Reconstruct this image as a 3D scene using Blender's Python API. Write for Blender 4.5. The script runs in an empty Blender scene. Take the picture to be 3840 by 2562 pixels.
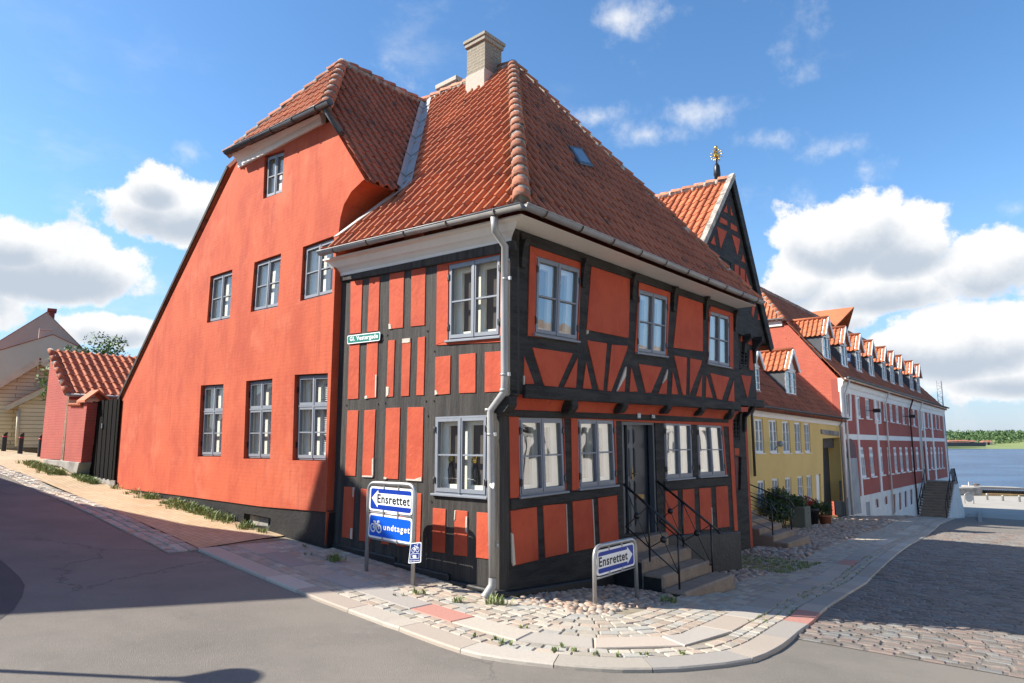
import bpy, bmesh, math, random
import numpy as np
from mathutils import Vector, Matrix
from mathutils.geometry import delaunay_2d_cdt
random.seed(7); RNG=np.random.default_rng(7)
SC=bpy.context.scene; COL=SC.collection
R=math.radians
# ---------------------------------------------------------------- camera model (24 mm equivalent, tilted up 8 degrees)
FPX,CX,CY,HOR=2560.,1920.,1281.,1648.
PIT=math.atan((HOR-CY)/FPX); EYE=2.1
def V(*a): return np.array(a,float)
def ray(x,y):
    a=x-CX; b=-(y-CY)
    return V(a, FPX*math.cos(PIT)-b*math.sin(PIT), FPX*math.sin(PIT)+b*math.cos(PIT))/FPX
ORI=V(0,0,EYE)
# photo measuring sheets: (origin x, origin y, scale)
TG=dict(d=(0,0,2350/3840),z1=(0,1100,1.7423),z2=(700,150,1.6508),z4=(1100,1500,1.96),
 a1=(1200,900,3.92),a2=(1550,900,3.92),a3=(1200,1300,3.92),a4=(1550,1300,3.92),a5=(1200,1700,3.92),a6=(1550,1700,3.92),
 a7=(1350,1800,5.807),a8=(2200,2000,7.127),b1=(1900,850,3.92),b2=(2250,950,5.2267),b3=(2500,1050,4.48),b4=(1900,1200,3.92),
 b5=(2200,1250,4.48),b6=(2500,1300,4.48),b7=(1850,1500,2.851),b8=(2300,1500,2.851),c2=(1850,1500,1.96),z6=(2400,500,1.96),
 z7=(2700,1050,2.4122),z8=(2700,1500,2.0614),g1=(0,1600,1.63),g3=(1200,1900,1.6786),g4=(2400,1900,1.632),f=(0,0,1.))
def X(*a):
    out=[];t=None;i=0
    while i<len(a):
        if isinstance(a[i],str): t=TG[a[i]]; i+=1; continue
        out.append((t[0]+a[i]/t[2],t[1]+a[i+1]/t[2])); i+=2
    return out
# town frame: u runs along the left street, v along the right street, corner of the red house at the origin
C0=ORI+ray(1872,2235)*(-EYE/ray(1872,2235)[2])
DA=V(math.sin(R(-48.26)),math.cos(R(-48.26)),0); DB=V(math.sin(R(39.97)),math.cos(R(39.97)),0)
MI=np.linalg.inv(np.array([[DA[0],DB[0]],[DA[1],DB[1]]]))
NA=-V(DA[1],-DA[0],0); NB=V(DB[1],-DB[0],0)
ZUP=V(0,0,1)
def UV(u,v,z=0.): return V(C0[0],C0[1],0)+DA*u+DB*v+ZUP*z
def uv(P): return MI@(np.array([P[0],P[1]])-C0[:2])
FK=[(-99,0),(0,0),(4,.25),(7,.42),(9,.58),(11,.69),(14.2,.83),(16.5,1.1),(21,1.45),(30,1.75),(60,1.95),(400,2.0)]
GK=[(-99,.9),(-7,.14),(0,0),(9,-.88),(31.5,-1.88),(60,-4.16),(80,-4.9),(100,-5),(999,-5)]
def Guv(u,v):
    z=np.interp(v,[k[0] for k in GK],[k[1] for k in GK])
    return float(z+np.interp(u,[k[0] for k in FK],[k[1] for k in FK])*min(1,max(0,(8-v)/6)))
def G(P): return Guv(*uv(P))
def gh(x,y,off=0.):
    r=ray(x,y); f=lambda t:(ORI+t*r)[2]-G(ORI+t*r)-off
    lo,hi=0.,3.
    while f(hi)>0 and hi<3000: lo=hi;hi*=1.15
    for _ in range(45):
        m=(lo+hi)/2
        if f(m)>0: lo=m
        else: hi=m
    return ORI+lo*r
class Pl:
    def __init__(s,P0,d):
        s.P0=np.array(P0,float); s.d=d; n=V(d[1],-d[0],0); s.out=n if np.dot(ORI-s.P0,n)>0 else -n
    def hit(s,p,off=0.):
        r=ray(*p); t=np.dot(s.P0+s.out*off-ORI,s.out)/np.dot(r,s.out); return ORI+t*r
    def q(s,px,off=0.): return [s.hit(p,off) for p in px]
    def co(s,P): return (float(np.dot(P-s.P0,s.d)),float(P[2]))
    def at(s,a,z,o=0.): return s.P0+s.d*a+s.out*o+ZUP*(z-s.P0[2])
PA=Pl(UV(0,0),DA); PP=Pl(UV(0,-.15),DA); PB=Pl(UV(0,0),DB); PU=Pl(UV(-.2,0),DB); PG=Pl(UV(1.2,0),DB); PR=Pl(UV(3.8,0),DB)
def pv(v): return Pl(UV(0,v),DA)
def pu(u): return Pl(UV(u,0),DB)
# ---------------------------------------------------------------- materials
def nt(m): return m.node_tree
class NB_:
    def __init__(s,tree): s.t=tree
    def n(s,ty,**k):
        nd=s.t.nodes.new(ty)
        for a,b in k.items():
            if a.startswith('i_'):
                key=a[2:]; key=int(key) if key.isdigit() else key.replace('_',' ')
                nd.inputs[key].default_value=b
            else: setattr(nd,a,b)
        return nd
    def l(s,a,b): s.t.links.new(a,b)
    def math(s,op,a,b=None,clamp=False):
        nd=s.n('ShaderNodeMath',operation=op,use_clamp=clamp)
        for i,x in enumerate((a,b)):
            if x is None: continue
            if isinstance(x,(int,float)): nd.inputs[i].default_value=x
            else: s.l(x,nd.inputs[i])
        return nd.outputs[0]
    def mix(s,fac,a,b,bt='MIX'):
        nd=s.n('ShaderNodeMix',data_type='RGBA',blend_type=bt)
        for i,x in ((0,fac),(6,a),(7,b)):
            if isinstance(x,(int,float)): nd.inputs[i].default_value=x
            elif isinstance(x,(tuple,list)): nd.inputs[i].default_value=tuple(x[:3])+(1,)
            else: s.l(x,nd.inputs[i])
        return nd.outputs[2]
    def ramp(s,x,a,b):
        nd=s.n('ShaderNodeMapRange',interpolation_type='SMOOTHSTEP'); nd.inputs[1].default_value=a; nd.inputs[2].default_value=b
        s.l(x,nd.inputs[0]); return nd.outputs[0]
def mat(name,col,rough=.8,col2=None,vs=1.5,va=.8,bump=.15,bs=30,stretch=(1,1,1),attr=None,attrcol=None,metal=0.,spots=None,brick=None,orand=0.,spec=None,hue=None,streak=None,crack=None):
    """procedural surface: two-tone mottling, fine bump, optional per-stone attribute, optional brick bond, optional stains"""
    m=bpy.data.materials.new(name); m.use_nodes=True; b=NB_(m.node_tree); t=m.node_tree
    P=t.nodes['Principled BSDF']; P.inputs['Roughness'].default_value=rough; P.inputs['Metallic'].default_value=metal
    if spec is not None: P.inputs['Specular IOR Level'].default_value=spec
    geo=b.n('ShaderNodeNewGeometry'); mp=b.n('ShaderNodeMapping'); mp.inputs['Scale'].default_value=stretch; b.l(geo.outputs['Position'],mp.inputs['Vector'])
    vec=mp.outputs[0]
    n1=b.n('ShaderNodeTexNoise',i_Scale=vs,i_Detail=6.,i_Roughness=.65); b.l(vec,n1.inputs['Vector'])
    c2=col2 or tuple(c*.72 for c in col)
    f=b.math('MULTIPLY',b.ramp(n1.outputs[0],.38,.66),va)
    c=b.mix(f,col,c2)
    if attr:
        at=b.n('ShaderNodeAttribute',attribute_name='tint'); 
        if attrcol:
            c=b.mix(b.math('MULTIPLY',at.outputs['Fac'],attr),c,attrcol)
        else:
            k=b.math('ADD',b.math('MULTIPLY',at.outputs['Fac'],attr),1-attr/2)
            cm=b.n('ShaderNodeCombineColor'); [b.l(k,cm.inputs[i]) for i in range(3)]
            c=b.mix(1.,c,cm.outputs[0],'MULTIPLY')
    if hue:
        at2=b.n('ShaderNodeAttribute',attribute_name='tint'); fr_=b.math('FRACT',b.math('MULTIPLY',at2.outputs['Fac'],17.3))
        c=b.mix(b.math('MULTIPLY',b.ramp(fr_,.62,.80),.5),c,hue[0]); c=b.mix(b.math('MULTIPLY',b.ramp(fr_,.30,.16),.5),c,hue[1])
    if orand:
        oi=b.n('ShaderNodeObjectInfo'); k=b.math('ADD',b.math('MULTIPLY',oi.outputs['Random'],orand),1-orand/2)
        cm=b.n('ShaderNodeCombineColor'); [b.l(k,cm.inputs[i]) for i in range(3)]
        c=b.mix(1.,c,cm.outputs[0],'MULTIPLY')
    h=None
    if brick:
        bw,bh,mc,mk,amt=brick
        uvn=b.n('ShaderNodeUVMap'); bt=b.n('ShaderNodeTexBrick'); bt.inputs['Scale'].default_value=1.; bt.inputs['Brick Width'].default_value=bw; bt.inputs['Row Height'].default_value=bh
        bt.inputs['Mortar Size'].default_value=mk; bt.inputs['Color1'].default_value=(1,1,1,1); bt.inputs['Color2'].default_value=(.78,.78,.78,1); bt.inputs['Mortar'].default_value=(0,0,0,1); bt.inputs['Mortar Smooth'].default_value=.3
        b.l(uvn.outputs[0],bt.inputs['Vector'])
        c=b.mix(amt,c,b.mix(1.,c,bt.outputs['Color'],'MULTIPLY')); c=b.mix(b.math('MULTIPLY',bt.outputs['Fac'],amt),c,mc); h=b.math('MULTIPLY',bt.outputs['Fac'],-min(1.,amt*2.2))
    if spots:
        sc,lo,hi,scol,amt=spots
        n3=b.n('ShaderNodeTexNoise',i_Scale=sc,i_Detail=5.,i_Roughness=.7); b.l(geo.outputs['Position'],n3.inputs['Vector'])
        c=b.mix(b.math('MULTIPLY',b.ramp(n3.outputs[0],lo,hi),amt),c,scol)
    if crack:
        nd=b.n('ShaderNodeTexNoise',i_Scale=1.3,i_Detail=5.,i_Roughness=.7); b.l(geo.outputs['Position'],nd.inputs[0]); va_=b.n('ShaderNodeVectorMath',operation='MULTIPLY_ADD'); b.l(nd.outputs['Color'],va_.inputs[0]); va_.inputs[1].default_value=(.9,.9,.9); b.l(geo.outputs['Position'],va_.inputs[2])
        vo=b.n('ShaderNodeTexVoronoi',feature='DISTANCE_TO_EDGE',i_Scale=.33); b.l(va_.outputs[0],vo.inputs['Vector']); ms=b.n('ShaderNodeTexNoise',i_Scale=.22,i_Detail=2.); b.l(geo.outputs['Position'],ms.inputs[0])
        cr_=b.math('MULTIPLY',b.ramp(vo.outputs['Distance'],.009,.001),b.ramp(ms.outputs[0],.48,.58)); c=b.mix(b.math('MULTIPLY',cr_,.55),c,crack)
        st_=b.n('ShaderNodeTexNoise',i_Scale=.9,i_Detail=7.,i_Roughness=.75); b.l(geo.outputs['Position'],st_.inputs[0]); c=b.mix(b.math('MULTIPLY',b.ramp(st_.outputs[0],.56,.74),.45),c,(.095,.085,.075)); c=b.mix(b.math('MULTIPLY',b.ramp(st_.outputs[0],.42,.28),.4),c,(.28,.255,.215))
    if streak:
        m4=b.n('ShaderNodeMapping'); m4.inputs['Scale'].default_value=(3.2,3.2,.22); b.l(geo.outputs['Position'],m4.inputs[0]); n4=b.n('ShaderNodeTexNoise',i_Scale=1.6,i_Detail=5.,i_Roughness=.7); b.l(m4.outputs[0],n4.inputs[0])
        c=b.mix(b.math('MULTIPLY',b.ramp(n4.outputs[0],.52,.72),streak[1]),c,streak[0]); n5=b.n('ShaderNodeTexNoise',i_Scale=14.,i_Detail=6.,i_Roughness=.75); b.l(geo.outputs['Position'],n5.inputs[0]); c=b.mix(b.math('MULTIPLY',b.ramp(n5.outputs[0],.62,.74),streak[1]*.9),c,streak[2])
    b.l(c,P.inputs['Base Color'])
    if bump:
        n2=b.n('ShaderNodeTexNoise',i_Scale=bs,i_Detail=4.,i_Roughness=.6); b.l(vec,n2.inputs['Vector'])
        hh=b.math('ADD',n2.outputs[0],b.math('MULTIPLY',n1.outputs[0],.8))
        if h is not None: hh=b.math('ADD',hh,b.math('MULTIPLY',h,1.2))
        bp=b.n('ShaderNodeBump'); bp.inputs['Strength'].default_value=bump; bp.inputs['Distance'].default_value=.02; b.l(hh,bp.inputs['Height']); b.l(bp.outputs[0],P.inputs['Normal'])
    return m
M={}
RED=(.62,.085,.03)
M['plaster']=mat('orange_red_limewash',(.47,.085,.030),.88,(.37,.052,.018),1.3,.9,.5,9,(1,1,.5),spots=(.75,.50,.68,(.54,.145,.07),.45),brick=(.25,.075,(.34,.045,.02),.006,.05),streak=((.31,.045,.018),.5,(.56,.18,.10)))
M['infill']=mat('orange_red_infill',(.44,.070,.025),.85,(.36,.046,.017),2.2,.8,.5,12,orand=.16,spots=(3.,.66,.8,(.42,.05,.025),.5),streak=((.30,.045,.02),.55,(.56,.17,.09)))
M['chip']=mat('bare_lime_mortar',(.55,.48,.40),.9,bump=.6,bs=25)
M['timber']=mat('tarred_timber',(.056,.050,.044),.75,(.025,.023,.021),2.6,.95,.9,22,(4,4,.22),spots=(3.,.62,.76,(.075,.07,.06),.5),spec=.35)
M['timberH']=mat('tarred_beam',(.035,.032,.028),.75,(.013,.012,.011),2.5,1.,1.,18,(.6,.6,4),spots=(2.2,.6,.78,(.085,.082,.06),.55),spec=.35)
M['plinth']=mat('black_tar_plinth',(.014,.014,.0145),.55,(.028,.027,.025),1.3,.7,.6,9,spec=.4)
M['frame']=mat('grey_blue_window_paint',(.205,.222,.25),.5,(.165,.18,.21),4,.5,.05,40)
M['white']=mat('white_lime_paint',(.80,.77,.72),.7,(.72,.68,.62),2,.5,.12,15)
M['whitewood']=mat('white_window_paint',(.8,.8,.79),.5,(.72,.72,.7),2,.4,.03,15)
M['lining']=mat('cream_window_lining',(.86,.83,.72),.7,(.80,.77,.67),1.5,.5,.03,15)
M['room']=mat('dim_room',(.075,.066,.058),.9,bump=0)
M['tile']=mat('weathered_clay_tile',(.45,.145,.06),.82,(.30,.088,.042),.9,.75,.35,25,attr=.22,spots=(2.4,.56,.70,(.085,.06,.045),.7))
M['tileN']=mat('newer_clay_tile',(.46,.135,.052),.75,(.37,.10,.04),1.2,.6,.2,25,attr=.35,spots=(2.2,.66,.8,(.2,.1,.06),.5))
M['tileB']=mat('dark_clay_tile',(.39,.125,.06),.85,(.26,.085,.043),.8,.8,.3,25,attr=.22,spots=(2.6,.54,.68,(.07,.05,.04),.75))
M['ridge']=mat('mossy_ridge_tile',(.45,.16,.085),.85,(.3,.11,.06),5,.8,.5,20,attr=.5,spots=(9,.52,.64,(.09,.085,.065),.8))
M['mortar']=mat('ridge_mortar',(.42,.38,.33),.9,(.12,.11,.09),6,.8,.5,20)
M['lead']=mat('zinc_sheet',(.40,.40,.385),.55,(.31,.31,.30),2,.6,.05,10,metal=.15)
M['zinc']=mat('zinc_gutter',(.34,.335,.32),.55,(.25,.245,.235),2.2,.7,.08,12,(1,1,.4),metal=.25)
M['gutterdark']=mat('dark_gutter',(.09,.095,.10),.45,metal=.4,bump=.03)
M['rust']=mat('rusty_bracket',(.12,.07,.05),.7)
M['iron']=mat('black_iron',(.012,.012,.013),.4,bump=.05,spec=.5)
M['steel']=mat('galvanised_steel',(.42,.42,.41),.42,(.33,.33,.33),6,.6,.05,30,metal=.65)
M['blue']=mat('sign_blue',(.003,.035,.30),.38,(.003,.033,.28),2,.3,0)
M['blue2']=mat('sign_light_blue',(.0,.09,.56),.38,(.0,.085,.53),2,.3,0)
M['navy']=mat('route_sign_blue',(.008,.035,.2),.4,bump=0)
M['signwhite']=mat('sign_white',(.82,.82,.81),.4,(.78,.78,.77),3,.4,0)
M['black']=mat('sign_black',(.006,.006,.006),.5,bump=0)
M['green']=mat('street_sign_green',(.01,.17,.13),.4,(.01,.155,.12),3,.4,0)
M['granite']=mat('granite_slab',(.43,.378,.31),.85,(.36,.32,.265),30,.6,.25,90,attr=.45,spots=(1.2,.6,.75,(.27,.24,.22),.5),hue=((.40,.315,.25),(.27,.255,.245)))
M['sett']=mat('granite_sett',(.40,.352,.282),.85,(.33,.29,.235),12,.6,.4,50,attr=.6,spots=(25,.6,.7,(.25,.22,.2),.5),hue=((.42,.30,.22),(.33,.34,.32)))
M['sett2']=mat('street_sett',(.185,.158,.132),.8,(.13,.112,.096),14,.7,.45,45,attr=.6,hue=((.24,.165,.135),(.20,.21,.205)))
M['pink']=mat('red_granite',(.42,.20,.155),.85,(.36,.165,.13),25,.6,.25,80,attr=.2)
M['joint']=mat('sandy_joint',(.30,.25,.18),.95,(.17,.155,.10),2.,.8,.6,60)
M['cobble']=mat('field_cobble',(.36,.27,.20),.75,(.27,.23,.195),5,.7,.2,30,attr=.75,hue=((.42,.25,.16),(.36,.35,.32)))
M['step']=mat('rough_granite_step',(.29,.215,.155),.9,(.20,.15,.11),3,.7,.8,25,spots=(40,.6,.7,(.18,.14,.12),.6))
M['stepside']=mat('black_painted_stone',(.012,.012,.012),.7,bump=.6,bs=12)
M['asphalt']=mat('asphalt',(.205,.182,.152),.9,(.155,.138,.117),.5,.85,.6,120,spots=(85,.58,.66,(.40,.37,.31),.6),crack=(.05,.045,.04))
M['asphaltN']=mat('dark_asphalt_patch',(.075,.07,.068),.9,(.06,.056,.055),1.,.7,.5,160,spots=(140,.63,.70,(.2,.19,.18),.5))
M['yellowbrick']=mat('yellow_paving_brick',(.54,.41,.26),.9,(.50,.34,.175),1.2,.7,.3,40,brick=(.23,.115,(.3,.2,.12),.006,.75))
M['setty']=mat('grey_setts_flat',(.20,.175,.15),.85,(.145,.125,.11),3.,.7,.5,40,brick=(.24,.155,(.22,.19,.15),.018,.8))
M['quay']=mat('quay_paving',(.36,.33,.28),.9,(.3,.27,.235),.5,.7,.2,10)
M['redbrick']=mat('red_painted_brick',(.36,.07,.048),.85,(.29,.052,.038),1.5,.7,.5,14,brick=(.24,.08,(.27,.052,.036),.008,.22))
M['coral']=mat('coral_brick_gable',(.52,.13,.08),.85,(.45,.10,.06),1.2,.7,.4,10,brick=(.24,.08,(.42,.1,.065),.008,.4))
M['redwall']=mat('dark_red_render',(.36,.085,.06),.85,(.31,.07,.05),.6,.7,.15,12)
M['yellow']=mat('ochre_yellow_render',(.70,.49,.17),.85,(.63,.43,.145),.8,.7,.15,12)
M['whitewall']=mat('white_render',(.72,.69,.64),.85,(.6,.57,.53),.8,.7,.15,12)
M['grey']=mat('grey_panel',(.33,.34,.35),.7)
M['slategrey']=mat('lead_clad_cheek',(.07,.075,.085),.6)
M['gateboard']=mat('tarred_gate_boards',(.007,.0065,.006),.95,(.014,.013,.012),3,.6,.4,25,(4,4,.3),spec=.1)
M['stone']=mat('field_boulder',(.16,.14,.12),.9,(.10,.085,.075),2.5,.8,.8,8)
M['footing']=mat('grey_stone_footing',(.30,.28,.25),.9,(.12,.11,.1),2.,.8,.6,12)
M['beige']=mat('beige_render',(.56,.47,.37),.9,(.49,.41,.32),.5,.7,.1,8)
M['beige2']=mat('grey_beige_render',(.42,.36,.285),.9,(.37,.315,.25),.5,.7,.1,8)
M['clap']=mat('cream_clapboard',(.64,.58,.38),.75,(.57,.51,.33),1,.5,.4,10,brick=(9.,.17,(.22,.2,.13),.012,.8))
M['trimcream']=mat('cream_trim',(.55,.5,.36),.7)
M['gold']=mat('gilded_metal',(.75,.5,.12),.28,metal=.9,bump=0)
M['redpaint']=mat('red_band',(.5,.02,.015),.5,bump=0)
M['door']=mat('blue_black_door',(.018,.028,.042),.45,(.012,.018,.028),3,.6,.08,20,(3,3,.3))
M['doorgrey']=mat('grey_door_leaf',(.085,.092,.10),.5,(.06,.066,.074),3,.6,.08,20,(3,3,.3))
M['brass']=mat('brass',(.2,.14,.06),.35,metal=.9,bump=0)
M['browndoor']=mat('dark_red_door',(.09,.012,.012),.6)
M['chim']=mat('weathered_chimney_brick',(.27,.23,.165),.9,(.22,.18,.13),3,.8,.7,14,brick=(.23,.075,(.32,.28,.22),.014,.9))
M['chimw']=mat('limewashed_chimney',(.44,.39,.32),.9,(.42,.37,.31),2.5,.7,.5,14)
M['bark']=mat('bark',(.09,.07,.05),.9,bump=.6,bs=20)
def leafmat(name,a,b,hue=None):
    m=mat(name,a,.6,b,1.5,.7,0,attr=.7,hue=hue); P=m.node_tree.nodes['Principled BSDF']; P.inputs['Transmission Weight'].default_value=0; P.inputs['Subsurface Weight'].default_value=0
    return m
M['leaf']=leafmat('tree_leaf',(.10,.19,.03),(.05,.11,.02))
M['leafd']=leafmat('dark_leaf',(.035,.075,.018),(.02,.045,.012))
M['grass']=leafmat('weed_grass',(.20,.27,.085),(.13,.19,.05),((.33,.29,.13),(.08,.13,.035)))
M['forest']=leafmat('far_forest',(.06,.115,.03),(.04,.08,.025))
M['flower']=mat('red_flower',(.35,.03,.02),.6,bump=0)
M['terracotta']=mat('terracotta',(.35,.12,.06),.8)
M['pot']=mat('dark_pot',(.02,.02,.025),.5)
M['planter']=mat('grey_green_planter',(.13,.14,.11),.8)
M['meadow']=mat('shore_grass',(.20,.24,.08),.9,(.14,.18,.06),.02,.7,0)
M['farroof']=mat('far_roof',(.42,.16,.1),.85,bump=0)
M['farwall']=mat('far_wall',(.55,.5,.44),.85,bump=0)
M['fardark']=mat('far_dark_shed',(.07,.075,.08),.85,bump=0)
M['lampglass']=mat('lamp_glass',(.35,.36,.36),.2,bump=0)
M['beigeroof']=mat('pale_roof_tiles',(.35,.27,.21),.85,brick=(.25,.3,(.2,.15,.12),.03,.7))
def glassmat(name,tint,k,base):
    m=bpy.data.materials.new(name); m.use_nodes=True; t=m.node_tree; b=NB_(t); t.nodes.remove(t.nodes['Principled BSDF'])
    tr=b.n('ShaderNodeBsdfTransparent'); tr.inputs[0].default_value=tint+(1,); gl=b.n('ShaderNodeBsdfGlossy'); gl.inputs['Roughness'].default_value=.015
    no=b.n('ShaderNodeTexNoise',i_Scale=2.6,i_Detail=1.); geo=b.n('ShaderNodeNewGeometry'); b.l(geo.outputs['Position'],no.inputs['Vector'])
    bp=b.n('ShaderNodeBump',i_Strength=.06,i_Distance=.05); b.l(no.outputs[0],bp.inputs['Height']); b.l(bp.outputs[0],gl.inputs['Normal'])
    vm=b.n('ShaderNodeVectorMath',operation='DOT_PRODUCT'); b.l(geo.outputs['Incoming'],vm.inputs[0]); b.l(geo.outputs['Normal'],vm.inputs[1]); sch=b.math('POWER',b.math('SUBTRACT',1.,b.math('ABSOLUTE',vm.outputs['Value'])),4.); f=b.math('ADD',b.math('MULTIPLY',sch,k),base,True); mx=b.n('ShaderNodeMixShader'); b.l(f,mx.inputs[0]); b.l(tr.outputs[0],mx.inputs[1]); b.l(gl.outputs[0],mx.inputs[2]); b.l(mx.outputs[0],t.nodes['Material Output'].inputs[0])
    return m
M['glass']=glassmat('old_window_glass',(.95,.96,.95),.9,.10)
M['glassB']=glassmat('reflecting_window_glass',(.93,.95,.93),1.1,.30)
TG.update(e1=(2650,1200,4.48),e2=(2550,650,2.8514),e3=(3400,1650,3.92),e4=(2780,1780,4.9))
# ---------------------------------------------------------------- object helpers
def empty(name,label,cat,loc,group=None):
    o=bpy.data.objects.new(name,None); COL.objects.link(o); o.location=tuple(loc); o.empty_display_size=.2
    return tag(o,label,cat,group)
def tag(o,label=None,cat=None,group=None,kind=None):
    if label: o['label']=label
    if cat: o['category']=cat
    if group: o['group']=group
    if kind: o['kind']=kind
    return o
def wloc(o):
    l=V(0,0,0)
    while o is not None: l=l+np.array(o.location); o=o.parent
    return l
class MB:
    def __init__(s): s.v=[];s.f=[];s.uv=[];s.t=[];s.sm=[]
    def add(s,vs,fs,uvs=None,tint=.5,smooth=False):
        k=len(s.v); s.v+= [tuple(p) for p in vs]; s.f+=[tuple(i+k for i in f) for f in fs]
        s.uv+= uvs if uvs is not None else [(0,0)]*len(vs)
        s.t+= tint if isinstance(tint,list) else [tint]*len(vs); s.sm+=[smooth]*len(fs)
        return s
    def poly(s,pts,uvs=None): return s.add(pts,[tuple(range(len(pts)))],uvs)
    def prism(s,pts,off,uvs=None,off0=None):
        """closed slab between pts+off0 and pts+off"""
        n=len(pts); a=[p+(off0 if off0 is not None else 0) for p in pts]; b=[p+off for p in pts]
        fs=[tuple(range(n,2*n)),tuple(reversed(range(n)))]+[(i,(i+1)%n,n+(i+1)%n,n+i) for i in range(n)]
        return s.add(a+b,fs,(uvs*2) if uvs else None)
    def pillow(s,pts,out,h,ins=.0035,base=-.02):
        n=len(pts); c=sum(pts)/n; a=[p+out*base for p in pts]; b=[p+out*h*.6 for p in pts]; d=[]
        for p in pts:
            w=c-p; d.append(p+w*min(.4,ins*1.6/max(np.linalg.norm(w),.01))+out*h)
        fs=[tuple(range(2*n,3*n))]
        for k in (0,n): fs+=[(k+i,k+(i+1)%n,k+n+(i+1)%n,k+n+i) for i in range(n)]
        return s.add(a+b+d,fs)
    def box(s,c,ex,ey,ez,sx,sy,sz,tint=.5):
        vs=[c+ex*(sx*i)+ey*(sy*j)+ez*(sz*k) for k in(-.5,.5) for j in(-.5,.5) for i in(-.5,.5)]
        return s.add(vs,[(0,2,3,1),(4,5,7,6),(0,1,5,4),(2,6,7,3),(0,4,6,2),(1,3,7,5)],None,tint)
    def bar(s,a,b,w,d,nrm):
        """rectangular bar from a to b, width w across, depth d along nrm"""
        t=(b-a)/np.linalg.norm(b-a); x=np.cross(t,nrm); x/=np.linalg.norm(x); L=np.linalg.norm(b-a)
        return s.box((a+b)/2,t,x,np.cross(x,t),L,w,d)
    def tube(s,path,r,n=8,cap=True,closed=False,tint=.5):
        P=[np.array(p,float) for p in path]; m=len(P); rr=r if isinstance(r,(list,tuple)) else [r]*m; vs=[];prev=None
        for i in range(m):
            a=P[(i-1)%m] if (closed or i>0) else P[i]; b=P[(i+1)%m] if (closed or i<m-1) else P[i]
            t=b-a; t/=max(np.linalg.norm(t),1e-9)
            if prev is None:
                up=ZUP if abs(t[2])<.9 else V(1,0,0); x=np.cross(t,up)
            else: x=prev-t*np.dot(prev,t)
            x/=np.linalg.norm(x); prev=x; y=np.cross(t,x)
            vs+=[P[i]+rr[i]*(x*math.cos(2*math.pi*k/n)+y*math.sin(2*math.pi*k/n)) for k in range(n)]
        fs=[(i*n+k,i*n+(k+1)%n,((i+1)%m)*n+(k+1)%n,((i+1)%m)*n+k) for i in range(m if closed else m-1) for k in range(n)]
        s.add(vs,fs,None,tint,True)
        if cap and not closed:
            k=len(s.v)-len(vs); s.f+=[tuple(k+i for i in reversed(range(n))),tuple(k+(m-1)*n+i for i in range(n))]; s.sm+=[False,False]
        return s
    def lathe(s,c,prof,n=16,tint=.5,smooth=True):
        vs=[c+V(r*math.cos(2*math.pi*k/n),r*math.sin(2*math.pi*k/n),z) for r,z in prof for k in range(n)]; m=len(prof)
        fs=[(i*n+k,i*n+(k+1)%n,(i+1)*n+(k+1)%n,(i+1)*n+k) for i in range(m-1) for k in range(n)]
        fs+=[tuple(reversed(range(n))),tuple((m-1)*n+k for k in range(n))]
        return s.add(vs,fs,None,tint,smooth)
    def ball(s,c,r,n=10,m=6,sq=V(1,1,1),tint=.5):
        prof=[(max(.001,math.sin(math.pi*i/m))*1.,-math.cos(math.pi*i/m)) for i in range(m+1)]
        vs=[c+V(r*a*math.cos(2*math.pi*k/n)*sq[0],r*a*math.sin(2*math.pi*k/n)*sq[1],r*z*sq[2]) for a,z in prof for k in range(n)]
        return s.add(vs,[(i*n+k,i*n+(k+1)%n,(i+1)*n+(k+1)%n,(i+1)*n+k) for i in range(m) for k in range(n)],None,tint,True)
    def build(s,name,m,parent=None,bev=0.,org=None,autos=False):
        me=bpy.data.meshes.new(name); o=bpy.data.objects.new(name,me); COL.objects.link(o)
        L=V(0,0,0)
        if parent is not None: o.parent=parent; L=wloc(parent)
        elif org is not None: o.location=tuple(org); L=np.array(org)
        arr=np.array(s.v,float).reshape(-1,3)-L
        me.from_pydata(arr.tolist(),[],s.f)
        if any(s.sm): me.polygons.foreach_set('use_smooth',s.sm)
        u=me.uv_layers.new(name='UVMap'); li=np.zeros(len(me.loops),int); me.loops.foreach_get('vertex_index',li)
        u.data.foreach_set('uv',np.array(s.uv,float)[li].ravel())
        at=me.attributes.new('tint','FLOAT','POINT'); at.data.foreach_set('value',np.array(s.t,float))
        me.materials.append(M[m] if isinstance(m,str) else m)
        if bev:
            bm=bmesh.new(); bm.from_mesh(me); bmesh.ops.recalc_face_normals(bm,faces=bm.faces)
            bmesh.ops.bevel(bm,geom=[e for e in bm.edges if len(e.link_faces)==2 and e.calc_face_angle(0)>.5],offset=bev,segments=1,affect='EDGES',profile=.5); bm.to_mesh(me); bm.free()
        me.validate(); me.update(); return o
def arc(p0,pc,p1,r,n=6):
    a=(p0-pc)/np.linalg.norm(p0-pc); b=(p1-pc)/np.linalg.norm(p1-pc); A=pc+a*r; B=pc+b*r
    return [A*(1-t)**2+pc*2*t*(1-t)+B*t*t for t in np.linspace(0,1,n)]
def bil(q,s,t): return q[0]*(1-s)*(1-t)+q[1]*s*(1-t)+q[2]*s*t+q[3]*(1-s)*t
def inside(p,poly):
    c=False;n=len(poly)
    for i in range(n):
        a=poly[i];b=poly[(i+1)%n]
        if (a[1]>p[1])!=(b[1]>p[1]) and p[0]<(b[0]-a[0])*(p[1]-a[1])/(b[1]-a[1])+a[0]: c=not c
    return c
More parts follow.
